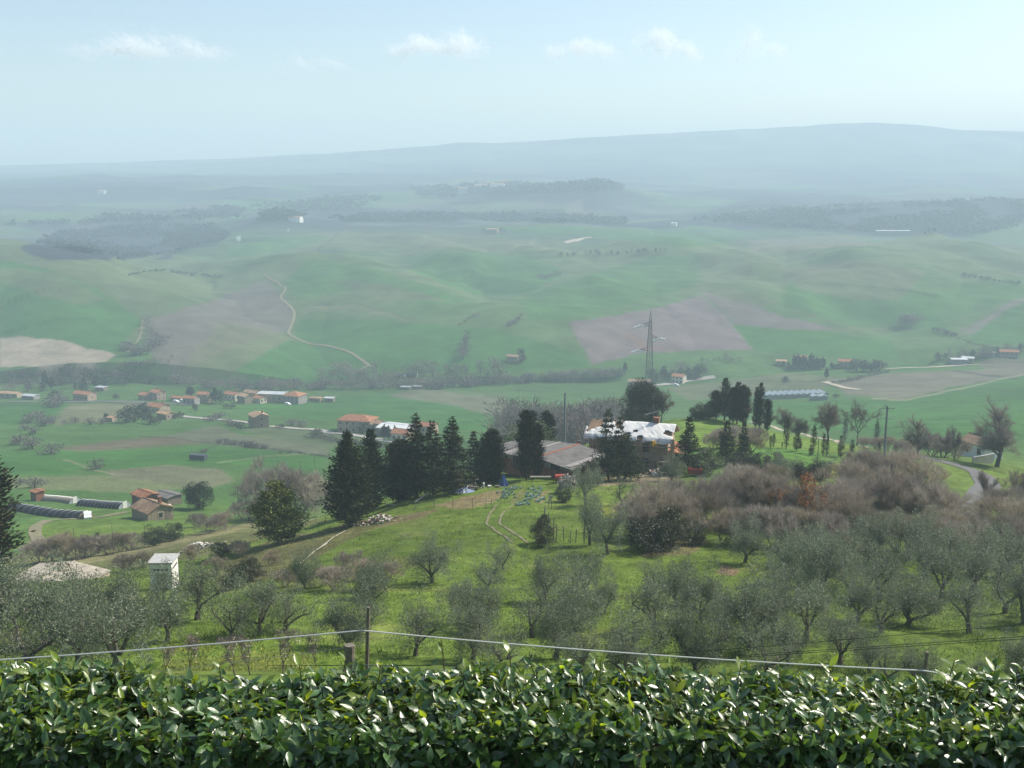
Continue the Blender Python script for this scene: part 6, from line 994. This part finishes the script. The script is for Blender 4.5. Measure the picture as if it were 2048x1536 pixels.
# ------------------------------------------------------------------ meadow grass and weeds
rng = np.random.default_rng(31); n = 150000
D = 47 + (rng.random(n)**1.35)*100; A_ = rng.uniform(-.52, .52, n); X = A_*D; Z = gz(X, D); keep = fbm(X/4, D/4, 201, 3) > rng.uniform(-.5, .35, n); X, D, Z = X[keep], D[keep], Z[keep]; n = len(X)
ia = np.clip(((X/D - AG[0])/(AG[1]-AG[0])).astype(int), 0, len(AG)-1); ik = np.clip(np.searchsorted(DG, D), 0, len(DG)-1); gc_ = GC[ik, ia]
b = MB(); b.leaves(np.stack([X, D, Z-.02], 1), unit(n, 1.2), rng.uniform(.08, .30, n)*(1+.8*(fbm(X/2.5, D/2.5, 77, 2) > .3)), rng.uniform(.03, .08, n), np.clip(gc_*rng.uniform(1.2, 2.1, (n, 1)), .01, .6))
tag(b.build('meadow_grass', attr_mat('grass_blades', .7, (), 0, 1, .2, .45)), 'tufts of fresh spring grass and weeds over the olive grove slope', 'grass', None, 'stuff')
rng = np.random.default_rng(33); b = MB()
for u0, u1, v0, v1, k in ((330,600,1285,1345,260),(0,60,1258,1290,120),(1350,1440,988,1010,160),(1200,1245,1005,1040,90),(1650,1700,930,955,120),(1500,1700,1330,1350,60)):
    P = np.array([tuple(at(rng.uniform(u0, u1), rng.uniform(v0, v1))) for _ in range(k)]); P[:, 2] += rng.uniform(.1, .35, k); b.leaves(P, unit(k), .09, .07, jit((.50, .40, .04), max(4, k//2) if False else k, .2))
tag(b.build('yellow_flowers', M_LEAF), 'scattered yellow wild flowers in the meadow grass', 'flowers', None, 'stuff')
# ------------------------------------------------------------------ the fence and cables just below the terrace
fz = lambda v: slope(v)*9.0
fx = lambda u, v: ray(u, v)[0]*9.0
FP = [(-420, 1200, 1420), (725, 1214, 1420), (1843, 1304, 1420), (2700, 1400, 1460)]; e = empty('wire_fence', (fx(725, 1300), 9.0, -5.6)); tag(e, 'thin weathered stakes carrying a white wire behind the laurel hedge', 'fence'); o = e.location
STK = mat('weathered_stake', (.20, .175, .145), .9, .2, 0, .4, 20, .006, 60); WIRE = mat('white_plastic_wire', (.62, .62, .60), .5, .4); tp_ = []
for u, vt, vb in FP:
    m = MB(); x = fx(u, vt); zb_ = float(gz(x, 9.0)) - .4; P = [Vector((x + .018*k - .03, 9.0, zb_ + (fz(vt)-zb_)*k/4)) - o for k in range(5)]; P = [(p.x + .012*math.sin(i*2.1), p.y, p.z) for i, p in enumerate(P)]; m.path(P[::-1], .015, .024, 8); m.build('stake', STK, e)
def sagw(P0, P1, sag, r, n=14): t = np.linspace(0, 1, n); Q = np.array(P0)*(1-t)[:, None] + np.array(P1)*t[:, None]; Q[:, 2] -= sag*4*t*(1-t); m = MB(); m.path(Q, r, r, 6); return m
WP = [(-420, 1340), (725, 1258), (1843, 1338), (2700, 1440)]
for (u0, v0), (u1, v1) in zip(WP[:-1], WP[1:]): sagw(np.array((fx(u0, v0), 8.97, fz(v0)))-np.array(o), np.array((fx(u1, v1), 8.97, fz(v1)))-np.array(o), .035, .0062).build('wire', WIRE, e)
for (u0, v0), (u1, v1) in zip(WP[:-1], WP[1:]): sagw(np.array((fx(u0, v0+68), 8.97, fz(v0+68)))-np.array(o), np.array((fx(u1, v1+30), 8.97, fz(v1+30)))-np.array(o), .05, .0022).build('wire', STEEL, e)
x = fx(704, 1290); e = empty('fence_post', (x, 8.8, float(gz(x, 8.8)))); tag(e, 'short thick round wooden post beside the thin stake', 'post'); m = MB(); h_ = slope(1290)*8.8 - e.location.z; m.path([(0,0,-.3),(0,0,h_*.5),(.01,0,h_)], .052, .045, 10); m.build('shaft', STK, e)
cabs = [((1440,1300),(2300,1228),34,'upper'),((1200,1330),(2300,1256),32,'middle'),((1200,1333),(2300,1261),32,'lower')]
for (u0, v0), (u1, v1), d_, w_ in cabs:
    a = np.array((ray(u0, v0)[0]*d_*1.25, d_*1.25, slope(v0)*d_*1.25)); c = np.array((ray(u1, v1)[0]*d_, d_, slope(v1)*d_)); a2 = a + (a-c)*.9; a2[2] = max(a2[2]-4, float(gz(a2[0], a2[1]))+.3); t = np.linspace(0, 1, 30)[:, None]; Q = a2*(1-t)**2 + 2*(2*a-.5*a2-.5*c*1)*t*(1-t) + c*t*t if False else np.concatenate([a2*(1-t)+a*t, (a*(1-t)+c*t)[1:]]); 
    m = MB(); m.path(Q, .011, .011, 5); tag(m.build('overhead_cable', mat('black_cable', (.03,.03,.03), .7) if 'black_cable' not in bpy.data.materials else bpy.data.materials['black_cable']), w_ + ' black cable crossing in front of the lower right olive trees', 'cable', 'overhead cables above the grove')
# ------------------------------------------------------------------ laurel hedge along the terrace edge
def laurel_mat(name, col, col2, rough, trans, spec=.5):
    m = bpy.data.materials.new(name); m.use_nodes = True; t = m.node_tree; L = t.links; b = t.nodes['Principled BSDF']
    va = t.nodes.new('ShaderNodeVertexColor'); va.layer_name = 'Col'; g = t.nodes.new('ShaderNodeNewGeometry'); mx = t.nodes.new('ShaderNodeMix'); mx.data_type = 'RGBA'
    sc_ = t.nodes.new('ShaderNodeVectorMath'); sc_.operation = 'MULTIPLY'; sc_.inputs[1].default_value = (1.5, 1.35, 1.5); L.new(va.outputs[0], sc_.inputs[0]); L.new(g.outputs['Backfacing'], mx.inputs[0]); L.new(va.outputs[0], mx.inputs[6]); L.new(sc_.outputs[0], mx.inputs[7])
    L.new(mx.outputs[2], b.inputs['Base Color']); b.inputs['Roughness'].default_value = rough; b.inputs['Specular IOR Level'].default_value = spec; b.inputs['Coat Weight'].default_value = .85 if rough < .5 else 0; b.inputs['Coat Roughness'].default_value = .34
    ns = t.nodes.new('ShaderNodeTexNoise'); ns.inputs['Scale'].default_value = 45; ns.inputs['Detail'].default_value = 2; tc = t.nodes.new('ShaderNodeTexCoord'); L.new(tc.outputs['Object'], ns.inputs['Vector']); bp = t.nodes.new('ShaderNodeBump'); bp.inputs['Strength'].default_value = .5; bp.inputs['Distance'].default_value = .006; L.new(ns.outputs[0], bp.inputs['Height']); L.new(bp.outputs[0], b.inputs['Normal'])
    tr = t.nodes.new('ShaderNodeBsdfTranslucent'); s2 = t.nodes.new('ShaderNodeVectorMath'); s2.operation = 'MULTIPLY'; s2.inputs[1].default_value = (2.6, 2.3, .8); L.new(va.outputs[0], s2.inputs[0]); L.new(s2.outputs[0], tr.inputs[0]); ms = t.nodes.new('ShaderNodeMixShader'); ms.inputs[0].default_value = trans; L.new(b.outputs[0], ms.inputs[1]); L.new(tr.outputs[0], ms.inputs[2]); L.new(ms.outputs[0], t.nodes['Material Output'].inputs[0])
    return m
def laurel(P, D, N, L, Wd, col, curl):
    """elliptical leaves folded along the midrib and curled backwards; base P, direction D, face normal N"""
    n = len(P); S = 6; t = np.linspace(0, 1, S+1); prof = np.array([.10, .62, .95, 1.0, .84, .48, .02]); D = D/np.linalg.norm(D, axis=1, keepdims=True); X = np.cross(D, N); X /= np.linalg.norm(X, axis=1, keepdims=True)+1e-9; Nn = np.cross(X, D)
    th = curl[:, None]*t[None]; f = np.sinc(th/2/np.pi); a = t[None]*L[:, None]*f
    mid = P[:, None] + D[:, None]*(a*np.cos(th/2))[..., None] - Nn[:, None]*(a*np.sin(th/2))[..., None]
    nl = Nn[:, None]*np.cos(th)[..., None] + D[:, None]*np.sin(th)[..., None]; w = prof[None]*Wd[:, None]*.5; fold = rng.uniform(.12, .5, n)[:, None]; wav = (rng.normal(0, .10, (n, S+1)))*w
    lt = mid - X[:, None]*(w*np.cos(fold))[..., None] + nl*(w*np.sin(fold)+wav)[..., None]; rt = mid + X[:, None]*(w*np.cos(fold))[..., None] + nl*(w*np.sin(fold)-wav)[..., None]
    V = np.stack([lt, mid, rt], 2).reshape(-1, 3); b = (np.arange(n)*(S+1)*3)[:, None, None]; r_ = (np.arange(S)*3)[None, :, None]
    F = np.concatenate([np.array([0, 1, 4, 3])[None, None] + r_ + b, np.array([1, 2, 5, 4])[None, None] + r_ + b], 1).reshape(-1, 4)
    return V, F, np.repeat(col, (S+1)*3, 0)
rng = np.random.default_rng(44)
HX0, HX1, HY0, HY1 = -3.4, 3.4, 4.82, 5.50
def top_z(x, y): return -2.70 + .05*fbm(x*1.3, y*1.3, 301, 3) + .03*np.sin(x*2.3+1)
TALL = [(885,.19),(600,.10),(440,.09),(690,.10),(1020,.10),(1190,.08),(1200,.07),(1345,.06),(1480,.09),(1660,.10),(1905,.12),(1990,.08),(120,.06),(250,.06),(760,.08),(960,.06),(1560,.06)]
NS = 3300; sx = rng.uniform(HX0, HX1, NS); face = rng.random(NS) < .27
sy = np.where(face, HY0 + rng.normal(0, .04, NS), rng.uniform(HY0, HY1, NS)); tz = top_z(sx, sy); sz = np.where(face, tz - rng.random(NS)**1.7*.6, tz - np.abs(rng.normal(0, .05, NS)))
for q, (u_, h_) in enumerate(TALL): face[q] = False; sy[q] = 5.38; sx[q] = ray(u_, 1340)[0]*5.38; sz[q] = top_z(sx[q], 5.38) + h_
Pl, Dl, Nl, Ll, Wl, Cl, Yl = [], [], [], [], [], [], []
stem = MB(); stem.col = (.10, .085, .05)
for i in range(NS):
    ax = np.array([rng.normal(0, .3), rng.normal(-.1, .3), 1.0]) if not face[i] else np.array([rng.normal(0, .5), -rng.uniform(.35, 1.1), rng.uniform(.1, .9)])
    if i < len(TALL): ax = np.array([rng.normal(0, .12), -.15, 1.0])
    ax /= np.linalg.norm(ax); ln = rng.uniform(.10, .26) * (1.45 if (not face[i] and rng.random() < .10) else 1.0); p1 = np.array([sx[i], sy[i], sz[i]]) + ax*(.04 if not face[i] else 0); p0 = p1 - ax*ln
    stem.tubes([p0 - ax*.12], [p1], .004, .0025, 4)
    k = rng.integers(6, 11); young = (not face[i]) and (rng.random() < .30 or i < len(TALL)); tone = rng.uniform(.75, 1.25)
    for j in range(k):
        f = (j + rng.random()*.6)/k; a = j*2.4 + rng.uniform(-.4, .4); q = np.cross(ax, [.3, .5, .1]); q /= np.linalg.norm(q); r2 = np.cross(ax, q); o_ = q*math.cos(a) + r2*math.sin(a)
        up = -.05 + 1.25*f**1.8; d = o_ + ax*up + np.array([0, 0, -.12]); Pl.append(p0 + ax*ln*f); Dl.append(d); Nl.append(ax*1.0 - o_*up*.7 + rng.normal(0, .28, 3) + np.array([0, -.12, .25])); s_ = rng.uniform(.088, .14) * (1 - .35*f if not young else .85 - .2*f); Ll.append(s_); Wl.append(s_*rng.uniform(.36, .46)); Yl.append(young and f > .35)
        Cl.append((np.array((.150, .215, .028)) if young and f > .35 else np.array((.060, .124, .028))) * tone * rng.uniform(.75, 1.3))
Pl, Dl, Nl, Ll, Wl, Cl, Yl = map(np.array, (Pl, Dl, Nl, Ll, Wl, Cl, Yl))
e = empty('laurel_hedge', (0, 5.0, -4.5)); tag(e, 'clipped glossy cherry laurel hedge along the bottom of the view', 'hedge'); off = np.array((0, 5.0, -4.5))
ML = laurel_mat('laurel_leaf', None, None, .36, .28, .55); MY = laurel_mat('young_laurel_leaf', None, None, .35, .42, .5)
for nm_, s_, mm in (('leaves', ~Yl, ML), ('young_leaves', Yl, MY)):
    V, F, c_ = laurel(Pl[s_], Dl[s_], Nl[s_], Ll[s_], Wl[s_], Cl[s_], rng.uniform(-.1, .9, s_.sum())); link(nm_, mesh_np(nm_, V - off, F, None, [mm], None, c_, True), e)
nb = 34; q = rng.integers(0, NS, nb); pb = np.stack([sx[q], sy[q]-.03, sz[q]-rng.uniform(.0, .5, nb)], 1); V, F, c_ = laurel(pb, unit(nb, -.4), unit(nb, .5), rng.uniform(.07, .11, nb), rng.uniform(.03, .05, nb), jit((.26, .11, .05), nb, .4), rng.uniform(.2, 1.6, nb)); link('dead_leaves', mesh_np('dead_leaves', V - off, F, None, [laurel_mat('dead_leaf', None, None, .7, .15, .2)], None, c_, True), e)
stem.V = [v - off for v in stem.V]; stem.build('stems', M_BARK, e)
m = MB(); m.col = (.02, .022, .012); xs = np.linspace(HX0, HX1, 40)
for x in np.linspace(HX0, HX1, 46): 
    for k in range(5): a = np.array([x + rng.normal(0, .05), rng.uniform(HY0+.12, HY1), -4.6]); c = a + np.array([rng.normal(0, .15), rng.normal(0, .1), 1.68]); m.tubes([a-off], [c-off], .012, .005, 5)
n_ = 9000; p = np.stack([rng.uniform(HX0, HX1, n_), rng.uniform(HY0+.1, HY1-.02, n_), rng.uniform(-4.4, -2.86, n_)], 1); m.leaves(p-off, unit(n_), .13, .06, jit((.016, .026, .010), n_, .4)); m.build('inner_growth', M_BARK, e)  # inner growth near-black: shade deep in the hedge put into its colour
# ------------------------------------------------------------------ smoke and clouds
def vol_blob(name, loc, size, dens, lab, cat, seed, lumps=7, col=(.97, .97, .97), nscale=2.2, flatb=.25, cut=.42):
    m = bpy.data.materials.new(name + '_vapour'); m.use_nodes = True; t = m.node_tree; t.nodes.clear(); L = t.links
    pv = t.nodes.new('ShaderNodeVolumePrincipled'); ou = t.nodes.new('ShaderNodeOutputMaterial'); L.new(pv.outputs[0], ou.inputs['Volume']); pv.inputs['Color'].default_value = (*col, 1); pv.inputs['Anisotropy'].default_value = .3
    tc = t.nodes.new('ShaderNodeTexCoord'); ns = t.nodes.new('ShaderNodeTexNoise'); ns.inputs['Scale'].default_value = nscale; ns.inputs['Detail'].default_value = 5; ns.inputs['Roughness'].default_value = .6; ad = t.nodes.new('ShaderNodeVectorMath'); ad.inputs[1].default_value = (seed*3.1, seed*1.7, seed); L.new(tc.outputs['Object'], ad.inputs[0])
    sc2 = t.nodes.new('ShaderNodeVectorMath'); sc2.operation = 'MULTIPLY'; sc2.inputs[1].default_value = (size[0]/size[2]*.45, size[1]/size[2]*.45, 1); L.new(ad.outputs[0], sc2.inputs[0]); L.new(sc2.outputs[0], ns.inputs['Vector'])
    ln = t.nodes.new('ShaderNodeVectorMath'); ln.operation = 'LENGTH'; L.new(tc.outputs['Object'], ln.inputs[0]); mr = t.nodes.new('ShaderNodeMapRange'); mr.inputs[1].default_value = 1.0; mr.inputs[2].default_value = .15; mr.inputs[3].default_value = -.42; mr.inputs[4].default_value = .30; L.new(ln.outputs['Value'], mr.inputs[0])
    a1 = t.nodes.new('ShaderNodeMath'); L.new(ns.outputs[0], a1.inputs[0]); L.new(mr.outputs[0], a1.inputs[1]); m2 = t.nodes.new('ShaderNodeMapRange'); m2.inputs[1].default_value = cut; m2.inputs[2].default_value = cut + .3; m2.inputs[4].default_value = dens; L.new(a1.outputs[0], m2.inputs[0]); L.new(m2.outputs[0], pv.inputs['Density'])
    th = np.linspace(0, math.pi, 13); ph = np.arange(24)*2*math.pi/24; V = np.array([[math.sin(a)*math.cos(c), math.sin(a)*math.sin(c), math.cos(a) if math.cos(a) > 0 else math.cos(a)*(1-flatb)] for a in th for c in ph]); i_ = np.arange(13*24).reshape(13, 24); F = np.stack([i_[:-1], np.roll(i_[:-1], -1, 1), np.roll(i_[1:], -1, 1), i_[1:]], -1).reshape(-1, 4)
    o = link(name, mesh_np(name, V, F[:, ::-1], None, [m], None, None, True), None, loc, 0, size); return o
M_CLOUD = attr_mat('cloud_droplets', 1.0, (), 0, 1, 0, .5)
t = M_CLOUD.node_tree; ms_ = t.nodes.new('ShaderNodeMixShader'); tb_ = t.nodes.new('ShaderNodeBsdfTransparent'); ms_.inputs[0].default_value = .046; l_ = t.nodes['Material Output'].inputs[0].links[0]; fs_ = l_.from_socket; t.links.new(tb_.outputs[0], ms_.inputs[1]); t.links.new(fs_, ms_.inputs[2]); t.links.new(ms_.outputs[0], t.nodes['Material Output'].inputs[0])
def cloud(u0, v0, u1, v1, seed, n, lab, d=9500, slant=0.0):
    """a drifting cumulus: thousands of small white puffs, dense inside and thinning at the rim"""
    global rng; rng = np.random.default_rng(seed); u, v = (u0+u1)/2, v1; a, s_ = ray(u, v); w = px(d, u1-u0)/2; h = px(d, v1-v0)
    n = int(n*1.3); K = 16; cx = rng.uniform(-.85, .85, K); top = (1-np.abs(cx)**1.7)*rng.uniform(.45, 1.05, K); k = rng.choice(K, n, p=(top+.15)/(top+.15).sum()); r = rng.normal(size=(n, 3))
    x = (cx[k] + r[:, 0]*.10)*w; z = np.abs(top[k]*rng.random(n)**.8*.8 + r[:, 2]*.10)*h + slant*x; y = r[:, 1]*w*.25
    z += h*.16*vnoise(x/(h*.5), z/(h*.4), seed); b = MB(); sz = rng.uniform(28, 75, n); nn_ = np.array(SUND) + rng.normal(0, .25, (n, 3)); b.leaves(np.stack([x, y, z], 1), np.cross(nn_, unit(n)), sz, sz, np.full((n, 3), .93), roll=nn_)
    tag(b.build('cloud', M_CLOUD, None, (a*d, d, s_*d)), lab, 'cloud', 'small clouds low in the sky')
cloud(130,64,460,112,1,3600,'long flat bottomed cloud at the upper left'); cloud(765,60,1010,106,2,2300,'rounded cloud at the upper middle'); cloud(1080,76,1255,110,3,900,'thin streaky cloud right of the middle one'); cloud(1255,50,1400,104,4,1000,'wispy cloud with a peaked left side', slant=-.12); cloud(1455,52,1570,116,5,420,'faint ragged cloud furthest to the right'); cloud(540,112,700,134,6,260,'very faint cloud streak between the two large ones')
for u, v, hp_, lab, sd in ((478, 488, 22, 'thin bluish smoke plume rising beside the left wood', 7), (577, 466, 12, 'small white smoke puff below the far white villa', 8)):
    p = at(u, v); s_ = px(p.y, hp_)/2; o = vol_blob('smoke', (p.x, p.y, p.z + s_*1.02), (s_*.75, s_*.75, s_), .09, lab, 'smoke', sd, flatb=0, cut=.3); tag(o, lab, 'smoke', None)
# ------------------------------------------------------------------ the hazy air over the valley
hm = bpy.data.materials.new('haze_air'); hm.use_nodes = True; t = hm.node_tree; t.nodes.clear()
pv = t.nodes.new('ShaderNodeVolumePrincipled'); ou = t.nodes.new('ShaderNodeOutputMaterial'); t.links.new(pv.outputs[0], ou.inputs['Volume'])
pv.inputs['Color'].default_value = (*HAZE_COLOR, 1); pv.inputs['Density'].default_value = HAZE_DENSITY; pv.inputs['Anisotropy'].default_value = HAZE_G
b = MB(); b.box(-4200, 4200, -60, 5400, float(GZ.min()) - 1, float(GZ.max()) + 4)
tag(b.build('haze', hm), kind='stuff')
